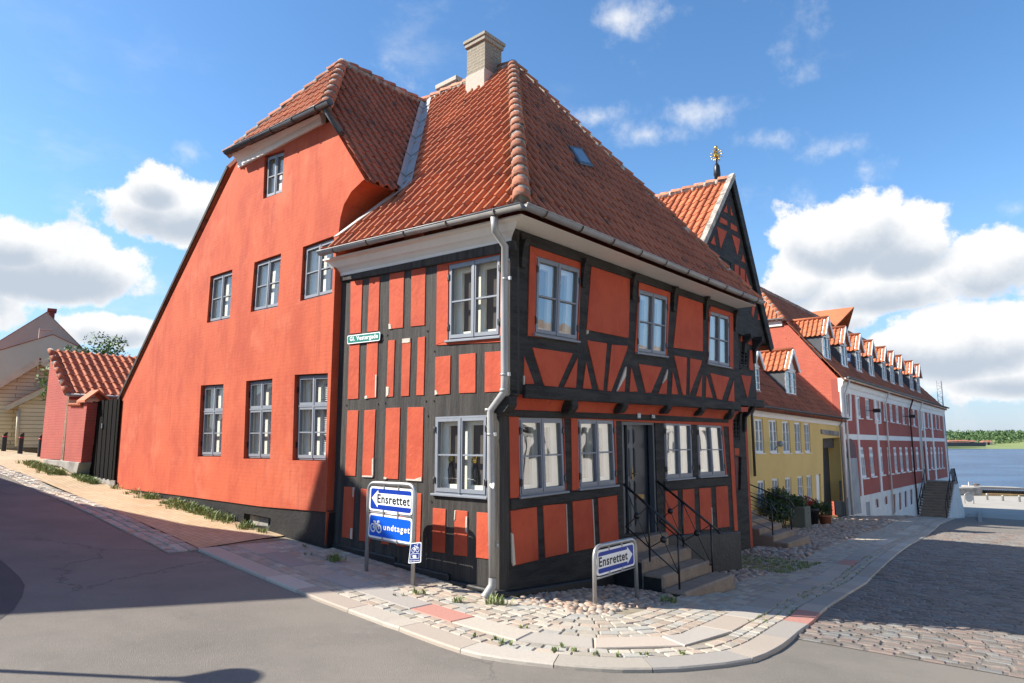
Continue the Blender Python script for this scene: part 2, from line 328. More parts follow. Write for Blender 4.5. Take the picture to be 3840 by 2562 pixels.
def wall(parent,name,pl,outline,holes,thick,m,off=0.,grid=0.):
    """solid wall slab on plane pl; outline and holes are lists of 3D points on it"""
    mb=MB(); O=[pl.co(p) for p in outline]; H=[[pl.co(p) for p in h] for h in holes]
    vs=[Vector(p) for p in O]; es=[(i,(i+1)%len(O)) for i in range(len(O))]
    for h in H:
        k=len(vs); vs+=[Vector(p) for p in h]; es+=[(k+i,k+(i+1)%len(h)) for i in range(len(h))]
    r=delaunay_2d_cdt(vs,es,[],0,1e-5); P=[tuple(p) for p in r[0]]; tris=[]
    for f in r[2]:
        c=(sum(P[i][0] for i in f)/len(f),sum(P[i][1] for i in f)/len(f))
        if inside(c,O) and not any(inside(c,h) for h in H): tris.append(tuple(f))
    n=len(P); fr=[pl.at(a,z,off) for a,z in P]; bk=[pl.at(a,z,off-thick) for a,z in P]
    from collections import Counter
    cnt=Counter()
    for f in tris:
        for i in range(len(f)): cnt[(f[i],f[(i+1)%len(f)])]+=1
    fs=[f for f in tris]+[tuple(n+i for i in reversed(f)) for f in tris]
    for (a,b) in list(cnt):
        if (b,a) not in cnt: fs.append((b,a,n+a,n+b))
    if np.dot(np.cross(fr[tris[0][1]]-fr[tris[0][0]],fr[tris[0][2]]-fr[tris[0][0]]),pl.out)<0: fs=[tuple(reversed(f)) for f in fs]
    mb.add(fr+bk,fs,P+P); return mb.build(name,m,parent)
def qbar(mb,q,s0,s1,t0,t1,out,o0,o1):
    a=[bil(q,s0,t0),bil(q,s1,t0),bil(q,s1,t1),bil(q,s0,t1)]; mb.prism(a,out*o1,None,out*o0)
def window(parent,q,out,rec=.05,fw=.026,m='frame',rows=2,transom=0.,cols=2,sill=True,glass='glass',depth=.17,blind=False,hinges=False,trim=False,lined=True,mun=.024,cas=.045):
    w=(np.linalg.norm(q[1]-q[0])+np.linalg.norm(q[2]-q[3]))/2; h=(np.linalg.norm(q[3]-q[0])+np.linalg.norm(q[2]-q[1]))/2
    f=MB(); fx=fw/w; fz=fw/h; a,b=-rec-.06,-rec
    qbar(f,q,0,1,0,fz,out,a,b); qbar(f,q,0,1,1-fz,1,out,a,b); qbar(f,q,0,fx,fz,1-fz,out,a,b); qbar(f,q,1-fx,1,fz,1-fz,out,a,b)
    bands=[(fz,1-fz,rows)]
    if transom: 
        k=transom; qbar(f,q,fx,1-fx,k-fz*.5,k+fz*.5,out,a,b+.025); bands=[(fz,k-fz*.5,1),(k+fz*.5,1-fz,rows)]
    cx,cz=cas/w,cas/h; mx=.012/w
    for (t0,t1,nr) in bands:
        cw=(1-2*fx)/cols
        for c in range(cols):
            s0=fx+c*cw+.003/w; s1=fx+(c+1)*cw-.003/w; t0_=t0+.003/h; t1_=t1-.003/h; aa,bb=a+.01,b+.014
            qbar(f,q,s0,s1,t0_,t0_+cz,out,aa,bb); qbar(f,q,s0,s1,t1_-cz*1.2,t1_,out,aa,bb); qbar(f,q,s0,s0+cx,t0_+cz,t1_-cz*1.2,out,aa,bb); qbar(f,q,s1-cx,s1,t0_+cz,t1_-cz*1.2,out,aa,bb)
            for r in range(1,nr):
                t=t0_+(t1_-t0_)*r/nr; qbar(f,q,s0+cx,s1-cx,t-mun/2/h,t+mun/2/h,out,aa,bb-.006)
        for c in range(1,cols): qbar(f,q,fx+c*cw-.02/w,fx+c*cw+.02/w,t0,t1,out,b+.012,b+.024)
    W=f.build('window',m,parent)
    g=MB(); g.poly([bil(q,s,t)+out*(-rec-.03) for s,t in ((fx,1-fz),(1-fx,1-fz),(1-fx,fz),(fx,fz))]); g.build('pane',glass,W)
    if sill:
        s_=MB(); e=.04/w; qbar(s_,q,-e,1+e,1.0,1+.035/h,out,-rec-.02,.055); s_.build('sill',m,W,bev=.006)
    if hinges:
        for s in (.02,.98):
            for t in (.17,.83):
                c=bil(q,s,t); ex=(q[1]-q[0])/w; hb=MB()
                hb.box(c+out*(b+.02),ex,ZUP,out,.03,.09,.02); hb.tube([c+out*(b+.022)+ZUP*-.06+ex*(-.018 if s<.5 else .018),c+out*(b+.022)+ZUP*.06+ex*(-.018 if s<.5 else .018)],.009,6); hb.build('hinge','iron',W)
    if lined:
        l=MB(); o0,o1=-rec-.061,-depth; A=[bil(q,s,t) for s,t in ((.018,.012),(.982,.012),(.982,.988),(.018,.988))]
        for i in range(4): l.poly([A[i]+out*o0,A[(i+1)%4]+out*o0,A[(i+1)%4]+out*o1,A[i]+out*o1])
        iw=min(.17,w*.17); ix,iz=iw/w,iw/h*.8
        for (s0,s1,t0,t1) in ((.02,.98,.015,iz),(.02,.98,1-iz,.985),(.02,ix,iz,1-iz),(1-ix,.98,iz,1-iz),(.5-ix*.6,.5+ix*.6,iz,1-iz)): qbar(l,q,s0,s1,t0,t1,out,o1+.0,o1+.05)
        l.build('lining','lining' if m=='frame' else 'whitewood',W)
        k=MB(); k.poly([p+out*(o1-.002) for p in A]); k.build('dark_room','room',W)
        if blind:
            bl=MB(); n=int(h*(1-.0)/.035)
            for i in range(n):
                t=.03+i*.035/h
                if t>.97: break
                p0=bil(q,.56,t)+out*(-rec-.12);p1=bil(q,.97,t)+out*(-rec-.12); bl.poly([p0+ZUP*.007+out*-.01,p1+ZUP*.007+out*-.01,p1-ZUP*.009+out*.01,p0-ZUP*.009+out*.01])
            bl.build('blind','whitewood',W)
    return W
def rplane(P0,P1,P2):
    es=(P1-P0)/np.linalg.norm(P1-P0); n=np.cross(es,P2-P0); n/=np.linalg.norm(n)
    if n[2]<0: n=-n
    et=np.cross(n,es)
    if et[2]<0: et=-et
    return es,et,n
def tiles(parent,name,P0,P1,P2,poly,m='tile',tw=.215,tl=.33,amp=.045,lip=.022,back=True,seg=7,phase=0.,flare=None):
    """clay pantiles laid over the convex polygon (3D points in the roof plane)"""
    es,et,n=rplane(P0,P1,P2); flip=np.dot(np.cross(es,et),n)<0
    L=[(float(np.dot(p-P0,es)),float(np.dot(p-P0,et))) for p in poly]
    smin=min(a for a,b in L)-tw; smax=max(a for a,b in L)+tw; tmin=min(b for a,b in L)-.02; tmax=max(b for a,b in L)+tl
    smin=math.floor(smin/tw)*tw; tmin=math.floor(tmin/tl)*tl
    ar=sum(L[i][0]*L[(i+1)%len(L)][1]-L[(i+1)%len(L)][0]*L[i][1] for i in range(len(L)))
    if ar<0: L=L[::-1]
    vs=[];fs=[];tt=[]
    xs=np.linspace(0,1,seg); xs=np.array([0,.0,.09,.2,.32,.42,.58,.76,.9,1.]); seg=len(xs); prof=np.array([-.25,.42,.86,1.,.72,.2,-.28,-.42,-.36,-.25])*amp
    nc=int((smax-smin)/tw)+1; nr=int((tmax-tmin)/tl)+1
    def ok(s,t):
        for i in range(len(L)):
            a=L[i];b=L[(i+1)%len(L)]; e=math.hypot(b[0]-a[0],b[1]-a[1])
            if e<1e-6: continue
            if ((b[0]-a[0])*(t-a[1])-(b[1]-a[1])*(s-a[0]))/e < -(tw+tl)*.75: return False
        return True
    rs=random.Random(len(name)*31+nc)
    for r in range(nr):
        for c in range(nc):
            s0=smin+c*tw; t0=tmin+r*tl
            if not ok(s0+tw/2,t0+tl/2): continue
            k=len(vs); tv=rs.random(); dz=rs.gauss(0,.0045); dt=rs.gauss(0,.010)
            for (t,hh) in ((t0+dt,lip+dz),(t0+tl+.01,0.)):
                for x,pz in zip(xs,prof): vs.append((s0+x*tw,t,pz+hh)); tt.append(tv)
            for i in range(seg): vs.append((s0+xs[i]*tw,t0+dt,prof[i]-.01)); tt.append(tv*.5)
            for i in range(seg-1):
                fs.append((k+i,k+i+1,k+seg+i+1,k+seg+i)); fs.append((k+2*seg+i,k+2*seg+i+1,k+i+1,k+i))
    bm=bmesh.new(); lay=bm.verts.layers.float.new('tint')
    bv=[bm.verts.new(p) for p in vs]
    for a,t in zip(bv,tt): a[lay]=t
    for f in fs: bm.faces.new([bv[i] for i in f]).smooth=False
    for i in range(len(L)):
        a=L[i];b=L[(i+1)%len(L)]; d=Vector((b[0]-a[0],b[1]-a[1],0))
        if d.length<1e-6: continue
        nn=Vector((d.y,-d.x,0)).normalized()
        bmesh.ops.bisect_plane(bm,geom=bm.verts[:]+bm.edges[:]+bm.faces[:],plane_co=(a[0],a[1],0),plane_no=nn,clear_outer=True)
    if back:
        kv=[bm.verts.new((a,b,-.03)) for a,b in L]; bm.faces.new(kv)
    me=bpy.data.meshes.new(name); W=wloc(parent)
    for v_ in bm.verts:
        p=P0+es*v_.co.x+et*v_.co.y+n*v_.co.z-W; v_.co=tuple(p)
    if flip: bmesh.ops.reverse_faces(bm,faces=bm.faces[:])
    bm.to_mesh(me); bm.free(); me.materials.append(M[m]); o=bpy.data.objects.new(name,me); COL.objects.link(o); o.parent=parent
    return o
def ridge(parent,name,A,B,r=.12,step=.42,m='ridge',lift=.03,up=None):
    """overlapping half-round ridge tiles from the low end A to the high end B"""
    mb=MB(); mo=MB(); t=(B-A); Ln=np.linalg.norm(t); t/=Ln; x=np.cross(t,ZUP); x/=np.linalg.norm(x); u=np.cross(x,t); n=max(1,int(Ln/step)); st=Ln/n; K=8
    for i in range(n):
        a=A+t*(i*st-.02); b=A+t*((i+1)*st+.03); tv=random.random(); vs=[]; j=random.uniform(-.012,.012)
        for (c,rr,dl) in ((a,r*1.10,.03),(b,r*.92,0)):
            for k in range(K+1):
                an=math.pi*k/K; vs.append(c+x*(rr*math.cos(an)+j)+u*(rr*math.sin(an)*.95+lift+dl-.05))
        # thickness at the open lower end
        for k in range(K+1):
            an=math.pi*k/K; vs.append(a+x*(r*.93*math.cos(an)+j)+u*(r*.93*math.sin(an)*.95+lift-.03))
        fs=[(k,k+1,K+2+k,K+1+k) for k in range(K)]+[(k+1,k,2*K+2+k,2*K+3+k) for k in range(K)]
        mb.add(vs,fs,None,tv,True)
    mo.tube([A+u*(lift-.04),B+u*(lift-.04)],r*.93,10)
    for i in range(1,n):
        c=A+t*(i*st)+u*(lift-.05); mo.tube([c-t*random.uniform(.05,.11),c],r*1.0,10)
    o=mb.build(name,m,parent); mo.build('mortar_bed','mortar',o); return o
def gutter(parent,pts,r=.065,m='zinc',brk=None,side=None):
    mb=MB(); br=[]
    for a,b in zip(pts[:-1],pts[1:]):
        t=(b-a)/np.linalg.norm(b-a); x=np.cross(t,ZUP); x/=np.linalg.norm(x); K=8; vs=[]
        for rr in (r,r*.9):
            for c in (a,b):
                for k in range(K+1): an=math.pi+math.pi*k/K; vs.append(c+x*rr*math.cos(an)+ZUP*rr*math.sin(an))
        n=K+1; fs=[(k,k+1,n+k+1,n+k) for k in range(K)]+[(2*n+k+1,2*n+k,3*n+k,3*n+k+1) for k in range(K)]
        fs+=[(0,n,3*n,2*n),(K,2*n+K,3*n+K,n+K)]+[tuple(range(0,n)),tuple(n+k for k in range(K,-1,-1))]
        mb.add(vs,fs,None,.5,True); 
        for sgn in (-1,1): mb.tube([a+x*r*sgn,b+x*r*sgn],.010,6)
        if brk:
            nb=max(2,int(np.linalg.norm(b-a)/brk))
            for i in range(nb):
                c=a+(b-a)*((i+.5)/nb); p=[c+x*r*1.12*math.cos(math.pi+math.pi*k/8)+ZUP*r*1.12*math.sin(math.pi+math.pi*k/8) for k in range(9)]; br.append(p)
    o=mb.build('gutter',m,parent)
    for p in br: k=MB(); k.tube(p,.011,5); k.build('bracket','rust',o)
    return o
def profile_run(mb,pts,outs,prof):
    """extrude an (out,z) profile along a path; outs = outward direction scaled at each point"""
    n=len(prof); vs=[]
    for p,o in zip(pts,outs): vs+=[p+o*a+ZUP*z for a,z in prof]
    fs=[(i*n+k,i*n+(k+1)%n,(i+1)*n+(k+1)%n,(i+1)*n+k) for i in range(len(pts)-1) for k in range(n)]
    fs+=[tuple(range(n)),tuple(reversed([(len(pts)-1)*n+k for k in range(n)]))]
    mb.add(vs,fs); return mb
def text_mesh(mb,txt,q,off,sp=1.1,bold=.022):
    cu=bpy.data.curves.new('t','FONT'); cu.body=txt; cu.resolution_u=3; cu.offset=bold; cu.space_character=sp; ob=bpy.data.objects.new('t',cu); COL.objects.link(ob)
    dg=bpy.context.evaluated_depsgraph_get(); me=bpy.data.meshes.new_from_object(ob.evaluated_get(dg)); bpy.data.objects.remove(ob)
    co=[v.co for v in me.vertices]; x0=min(c.x for c in co);x1=max(c.x for c in co);y0=min(c.y for c in co);y1=max(c.y for c in co)
    mb.add([bil(q,(c.x-x0)/(x1-x0),1-(c.y-y0)/(y1-y0))+off for c in co],[tuple(p.vertices) for p in me.polygons]); bpy.data.meshes.remove(me)
def roundrect(q,r,ins=0.):
    w=np.linalg.norm(q[1]-q[0]);h=np.linalg.norm(q[3]-q[0]); out=[]; a,b=ins/w,ins/h; rx,ry=r/w,r/h
    for (cx,cy,a0) in ((a+rx,b+ry,180),(1-a-rx,b+ry,270),(1-a-rx,1-b-ry,0),(a+rx,1-b-ry,90)):
        for k in range(5):
            an=R(a0+90*k/4); out.append(bil(q,cx+rx*math.cos(an),cy+ry*math.sin(an)))
    return out
def leaves(mb,c,rad,n,size,rs,squash=V(1,1,1),shell=.55):
    for _ in range(n):
        d=V(rs.gauss(0,1),rs.gauss(0,1),rs.gauss(0,1)); d/=np.linalg.norm(d); p=c+d*rad*squash*(shell+(1-shell)*rs.random()**.5)
        a=V(rs.gauss(0,1),rs.gauss(0,1),rs.gauss(0,1)+.3); a/=np.linalg.norm(a); b=np.cross(a,d+.01); b/=max(np.linalg.norm(b),1e-6); s=size*rs.uniform(.6,1.3)
        mb.add([p-a*s,p+b*s*.45,p+a*s,p-b*s*.45],[(0,1,2,3)],None,rs.random())
# ================================================================ CORNER HOUSE (half-timbered)
H1=empty('half_timbered_house','orange red and black half-timbered corner house with hipped tile roof and white chimney','house',UV(0,0))
winA=[X('a2',525,370,1300,212,1280,1415,515,1480), X('a4',325,1035,1100,1005,'a6',1085,640,310,585)]
WA=[PA.q(w) for w in winA]
wall(H1,'side_wall',PA,[PA.at(*p) for p in [(.0,-.5),(4.2,-.4),(4.2,5.3),(-.195,5.2),(-.195,2.72),(0,2.6)]],WA,.2,'timber')
winU=[X('b1',432,432,1075,625,'b4',1030,310,400,205),X('b2',742,700,1318,860,'b5',1325,385,835,320),X('b3',700,515,1040,620,1050,1470,680,1400)]
winL=[X('b7',270,190,735,197,770,970,285,1030),X('b7',900,205,1280,210,1310,905,915,945),X('b8',540,230,830,240,848,825,560,848),X('b8',893,250,1150,265,1195,800,915,818)]
doorq=X('b8',90,232,445,232,480,1420,118,1436)
WU=[PU.q(w) for w in winU]; WL=[PB.q(w) for w in winL]; DQ=PB.q(doorq)
wall(H1,'upper_front_wall',PU,[PU.at(a,z) for a,z in [(.004,2.74),(8.3,2.74),(8.3,5.2),(.004,5.2)]],WU,.2,'timberH')
wall(H1,'lower_front_wall',PB,[PB.at(a,z) for a,z in [(.004,-.6),(8.3,-1.4),(8.3,2.75),(.004,2.75)]],WL+[DQ],.2,'timberH')
far=MB(); far.poly([UV(-.2,8.3,2.75),UV(5,8.3,2.75),UV(5,8.3,5.3),UV(-.2,8.3,5.3)]); far.poly([UV(0,8.3,-1.5),UV(5,8.3,-1.5),UV(5,8.3,2.75),UV(0,8.3,2.75)]); far.build('end_wall','infill',H1)
sf=MB(); sf.prism([UV(-.2,.01,2.735),UV(.1,.01,2.735),UV(.1,8.29,2.735),UV(-.2,8.29,2.735)],ZUP*.05); sf.build('jetty_floor','timberH',H1)
def panels(house,pl,lists,m='infill',h=.014,off=0.):
    for p in lists:
        mb=MB(); mb.pillow(pl.q(p,off),pl.out,h); mb.build('infill_panel',m,house)
pA=[X('a1',460,608,632,585,608,1370,448,1385),X('a1',735,562,887,540,865,1340,703,1358),X('a1',1030,500,1243,465,1228,1293,1022,1315),X('a1',1353,440,1560,403,1545,1258,1340,1278),
 X('a1',440,1500,592,1490,'a3',570,768,413,780),X('a1',700,1480,862,1460,'a3',838,755,668,768),X('a1',1012,1480,1108,1470,'a3',1083,738,982,748),X('a1',1218,1460,1345,1445,'a3',1315,728,1198,735),X('a1',1447,1437,1553,1420,'a3',1532,718,1423,720),
 X('a4',330,155,555,132,545,698,325,715),X('a4',678,118,925,95,922,680,678,690),X('a4',1058,85,1345,62,1335,662,1055,675),
 X('a3',412,940,572,938,'a5',528,338,375,330),X('a3',662,938,825,925,'a5',785,350,625,345),X('a3',978,905,1187,898,'a5',1155,385,950,375),X('a3',1297,893,1530,890,'a5',1510,400,1270,395),
 X('a5',362,490,515,500,485,1260,330,1235),X('a5',610,518,770,540,745,1310,580,1285),X('a5',955,560,1060,566,1020,1345,905,1330),X('a5',1180,575,1300,580,1255,1380,1130,1352),X('a5',1430,585,1500,592,1475,1400,1385,1400),
 X('a6',295,805,485,820,468,1465,285,1445),X('a6',615,835,805,852,800,1515,597,1495),X('a6',940,865,1130,880,1130,1560,930,1535)]
panels(H1,PA,pA)
def wframe(pl,q,big):   # red field around a window: four panels
    b=pl.q(big); w=q
    for i in range(4):
        mb=MB(); mb.pillow([b[i],b[(i+1)%4],w[(i+1)%4],w[i]],pl.out,.015,.004); mb.build('infill_panel','infill',H1)
wframe(PA,WA[0],X('a2',358,368,1318,190,1300,1500,340,1550))
wframe(PU,WU[0],X('b1',335,270,1082,515,'b4',1048,325,300,232))
wframe(PU,WU[1],X('b2',755,540,1370,705,'b5',1338,400,800,325))
wframe(PU,WU[2],X('b3',740,385,1110,560,1112,1505,676,1402))
pU=[X('b1',1240,575,'b2',580,480,555,1550,'b5',690,82,'b4',1170,145),X('b3',200,210,600,335,600,1200,105,1140),
 X('b4',250,540,400,945,240,945),X('b4',370,405,965,490,745,990,545,970),X('b4',1038,545,1010,1003,833,990),X('b4',1160,630,1245,1018,1112,1010),X('b4',1175,300,1465,345,1410,1040,1345,1030),
 X('b5',415,190,682,212,660,300,400,982,335,968),X('b5',655,545,630,980,500,980),X('b5',740,570,848,980,710,985),X('b5',868,515,1255,572,1075,1000,985,1000),X('b5',1350,600,1335,1025,1197,1015),
 X('b6',95,430,185,805,75,800),X('b6',120,150,330,185,315,815,262,810),X('b6',385,195,582,235,570,300,378,800),X('b6',585,480,580,845,485,835),X('b6',662,495,765,860,648,850),X('b6',725,445,1045,518,920,895,840,880),X('b6',1120,570,1130,930,1020,910)]
panels(H1,PU,pU)
pL=[X('b7',162,175,266,182,268,1048,175,1052),X('b7',738,195,748,195,775,965,766,968),X('b7',825,195,896,200,912,962,838,970),X('b7',1283,215,1302,215,1318,890,1308,900),
 X('c2',122,815,315,785,328,1175,140,1220),X('c2',362,775,530,762,543,1125,380,1160),X('c2',578,745,725,728,742,1085,592,1115),X('c2',765,720,905,700,918,1030,780,1060),
 X('b8',550,980,680,968,690,1440,555,1455),X('b8',735,960,858,950,875,1425,750,1435),X('b8',912,945,1038,938,1055,1380,930,1390),X('b8',1090,928,1215,918,1238,1355,1110,1370),
 X('b8',1222,188,1262,192,1328,1398,1290,1402),X('b8',535,208,830,218,830,234,538,224),X('b8',888,228,1165,250,1168,262,890,246),X('b8',1150,262,1166,262,1210,800,1196,800)]
panels(H1,PB,pL)
for p in (X('b8',80,200,452,205,452,228,80,228),):
    mb=MB(); mb.pillow(PB.q(p),PB.out,.02); mb.build('door_lintel_strip','infill',H1)
# bare mortar where the limewash has flaked
for pl,p in ((PA,X('a1',1020,1235,1050,1240,1065,1310,1022,1318)),(PA,X('a1',1220,1455,1342,1442,1338,1505,1280,1520,1216,1518)),(PA,X('a3',668,728,700,720,715,765,668,772)),(PA,X('a3',828,415,846,420,835,750,822,745)),(PA,X('a3',985,590,1025,598,1020,715,982,748)),(PA,X('a5',632,325,795,330,785,355,628,348)),(PA,X('a5',778,80,800,60,795,330,775,325)),(PA,X('a5',950,345,1000,362,985,385,945,380)),(PA,X('a5',1275,375,1400,382,1510,345,1508,412,1280,400)),(PA,X('a5',495,500,516,502,505,650,492,640)),(PA,X('a5',462,1100,490,1100,484,1262,455,1258)),(PA,X('a6',618,838,636,842,630,960,612,1000)),(PA,X('a6',785,930,804,930,802,1180,778,1150)),(PA,X('a4',330,640,352,650,375,700,326,716)),(PU,X('b4',1165,150,1195,155,1190,205,1168,215)),(PU,X('b4',238,820,252,822,248,955,238,955)),(PU,X('b5',640,570,655,560,645,720,500,980,496,960)),(PU,X('b5',1345,605,1350,640,1335,760,1262,850,1265,830)),(PB,X('c2',126,975,140,985,155,1210,140,1222,132,1190)),(PB,X('c2',720,730,726,730,743,1085,738,1087)),(PB,X('b8',1040,1150,1046,1150,1056,1380,1050,1380)),(PB,X('c2',528,765,532,765,545,1120,538,1125))):
    mb=MB(); mb.pillow(pl.q(p),pl.out,.023,.004); mb.build('bare_mortar','chip',H1)
for p in (('a1',990,1400),('a1',925,1467),('a3',393,862),('a3',856,842),('a3',960,828),('a4',190,803),('a4',303,798),('a4',217,1018),('a4',312,68),('a5',283,212),('a5',355,418),('a6',268,712),('a2',208,1338),('a2',1115,40)):
    mb=MB(); c=PA.hit(X(*p)[0]); mb.tube([c-NA*.005,c+NA*.012],.016,8); mb.build('peg','plinth',H1)
# beams
def beam(pl,p,o,m='timberH',name='beam',b=.012):
    mb=MB(); mb.prism(pl.q(p),pl.out*o,None,pl.out*-.02); mb.build(name,m,H1,bev=b)
beam(PU,X('b4',240,952,'b6',1165,935,1165,1060,'b4',240,1150),.05)
beam(PU,X('b1',190,90,'b3',1270,520,1215,600,'b1',200,240),.04,name='wall_plate')
beam(PB,X('b7',40,100,'b8',1215,190,1215,245,'b7',40,172),.045)
beam(PB,X('b7',175,1060,'b7',1320,925,1320,1015,'b7',178,1180),.03,name='rail'); beam(PB,X('b8',535,865,1205,825,1215,912,545,965),.03,name='rail')
beam(PA,X('a1',330,545,'a2',1500,10,1530,160,'a1',330,620),.05,'timber','wall_plate')
# cove under the jetty and joist ends
cv=MB(); 
for k in range(6):
    t0,t1=k/6,(k+1)/6
    a=lambda t:(-.02-.17*(1-math.cos(t*math.pi/2)),2.44+.30*math.sin(t*math.pi/2))
    u0,z0=a(t0);u1,z1=a(t1); cv.add([UV(u0,.15,z0),UV(u0,8.2,z0-.05),UV(u1,8.2,z1),UV(u1,.15,z1)],[(0,1,2,3)],None,.5,True)
cv.build('jetty_cove','infill',H1)
for p in (('b4',60,1230),('b4',975,1262),('b5',622,1212),('b5',1362,1235),('b6',585,1055),('b6',1085,1125)):
    P=PU.hit(X(*p)[0]); mb=MB(); a,z=PU.co(P); mb.prism([UV(.08,a-.09,z-.13),UV(-.16,a-.09,z-.13),UV(-.25,a-.09,z-.03),UV(-.25,a-.09,z+.10),UV(.08,a-.09,z+.10)],DB*.18); mb.build('joist_end','timberH',H1,bev=.015)
# curved knee brackets below the eaves
for p0,p1 in ((('b1',250,250),('b1',260,600)),(('b1',1170,530),('b1',1120,880)),(('b2',700,480),('b2',630,900)),(('b2',1500,730),('b2',1420,1120)),(('b3',690,335),('b3',650,660)),(('b3',1190,560),('b3',1140,850))):
    A=PU.co(PU.hit(X(*p0)[0],.05)); B=PU.co(PU.hit(X(*p1)[0],.05)); v_=(A[0]+B[0])/2; mb=MB(); zt,zb=A[1]+.05,B[1]
    pts=[UV(-.2,v_-.05,zt),UV(-.2,v_-.05,zb),UV(-.25,v_-.05,zb),UV(-.265,v_-.05,zb+(zt-zb)*.4),UV(-.29,v_-.05,zb+(zt-zb)*.75),UV(-.34,v_-.05,zt)]
    mb.prism(pts,DB*.10); mb.build('knee_bracket','timberH',H1)
for w in WA: window(H1,w,NA,.0,hinges=True)
for w in WU: window(H1,w,NB,.0,hinges=True,glass='glassB')
for w in WL: window(H1,w,NB,.0,hinges=True,glass='glassB')
# plinths
pb=MB(); zA=lambda u:.054*u
pb.prism([UV(-.12,-.10,-.4),UV(.9,-.10,-.4),UV(.9,-.10,.10),UV(-.12,-.10,.08)],DB*.14)
pb.prism([UV(.95,-.07,-.4),UV(2.2,-.07,-.4),UV(2.2,-.07,.2),UV(.95,-.07,.17)],DB*.11)
pb.prism([UV(2.2,-.04,-.4),UV(3.95,-.04,-.4),UV(3.95,-.04,.32),UV(2.2,-.04,.26)],DB*.08)
pb.prism([UV(-.13,-.08,-.6),UV(-.13,2.75,-.8),UV(-.13,2.75,-.12),UV(-.13,-.08,.06)],DA*.15)
pb.prism([UV(-.03,2.9,-.8),UV(-.03,8.36,-1.4),UV(-.03,8.36,.02),UV(-.03,4.6,.30),UV(-.03,2.9,.30)],DA*.06)
pb.build('plinth','plinth',H1,bev=.02)
# door: frame, two panelled leaves, handle, letter plate
DF=MB(); hD=np.linalg.norm(DQ[3]-DQ[0]); wD=np.linalg.norm(DQ[1]-DQ[0])
for a in ((0,1,0,.03),(0,.05,.03,1),(.95,1,.03,1)): qbar(DF,DQ,*a,NB,-.12,-.02)
DRF=DF.build('door_frame','doorgrey',H1)
def leaf(s0,s1,m,o):
    L=MB(); qbar(L,DQ,s0,s1,.03,1,NB,o-.04,o); w=s1-s0
    for (t0,t1) in ((.07,.2),(.24,.50),(.54,.64),(.68,.94)):
        a,b=s0+w*.2,s1-w*.2
        if b-a<.05: continue
        qbar(L,DQ,a,b,t0,t1,NB,o,o+.014); qbar(L,DQ,a+.02,b-.02,t0+.012,t1-.012,NB,o+.014,o+.02)
    return L.build('door_leaf',m,DRF)
l1=leaf(.05,.22,'doorgrey',-.12); l2=leaf(.25,.40,'doorgrey',-.08); l3=leaf(.42,.95,'door',-.15)
hb=MB(); c=bil(DQ,.35,.47)+NB*-.06; hb.box(c,DB,ZUP,NB,.03,.2,.01); hb.tube([c+NB*.0,c+NB*.05,c+NB*.05+DB*.12],.011,6); hb.build('handle','brass',l2)
lp=MB(); qbar(lp,DQ,.55,.78,.66,.70,NB,-.13,-.12); lp.build('letter_plate','brass',l3)
st=MB(); qbar(st,DQ,.29,.34,.26,.32,NB,-.079,-.076); st.build('sticker','redpaint',l2)
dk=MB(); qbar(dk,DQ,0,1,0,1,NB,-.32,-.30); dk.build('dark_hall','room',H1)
# house numbers
for txt,p,bg,fg in (('10',X('b5',848,1340,906,1340,906,1428,848,1428),'grey','signwhite'),('70A',X('b5',1078,1360,1152,1366,1150,1438,1078,1432),'black','signwhite')):
    q=PB.q(p,.05); mb=MB(); mb.prism(q,NB*.008); o=mb.build('number_plate',bg,None,org=q[3]); tag(o,'small %s house number plate on the beam over the blue door'%('grey' if txt=='10' else 'black wide'),'house number')
    t=MB(); text_mesh(t,txt,[bil(q,a,b) for a,b in ((.15,.12),(.85,.12),(.85,.88),(.15,.88))],NB*.011); t.build('lettering',fg,o)
# white cornice round both fronts
zc=[PA.hit((1284,1033),.03)[2],PA.hit((1869,918),.03)[2],PU.hit((1962,856),.08)[2],PU.hit((2790,1155),.03)[2]]
print('cornice z',zc)
cps=[(UV(4.12,0),NA*.34,zc[0],5.36),(UV(-.2,0),None,zc[1],5.14),(UV(-.2,0),None,zc[2],5.14),(UV(-.2,8.28),NB*.5,zc[3],5.16)]
fr=[(-.3,0),(.10,0),(.12,.2),(.3,.42),(.42,.5),(.62,.86),(.95,.9),(.95,1),(-.3,1)]
n=len(fr); mit=-DB*.34/abs(np.dot(DB,NA))-DA*.5/abs(np.dot(DA,NB))
for i in (0,2):
    co=MB(); vs=[]
    for p,o,zb,zt in cps[i:i+2]:
        for a,b in fr: vs.append(p+(mit if o is None else o)*a+ZUP*(zb+(zt-zb)*b))
    co.add(vs,[(k,(k+1)%n,n+(k+1)%n,n+k) for k in range(n)]+[tuple(range(n)),tuple(reversed([n+k for k in range(n)]))]); co.build('cornice','white',H1)
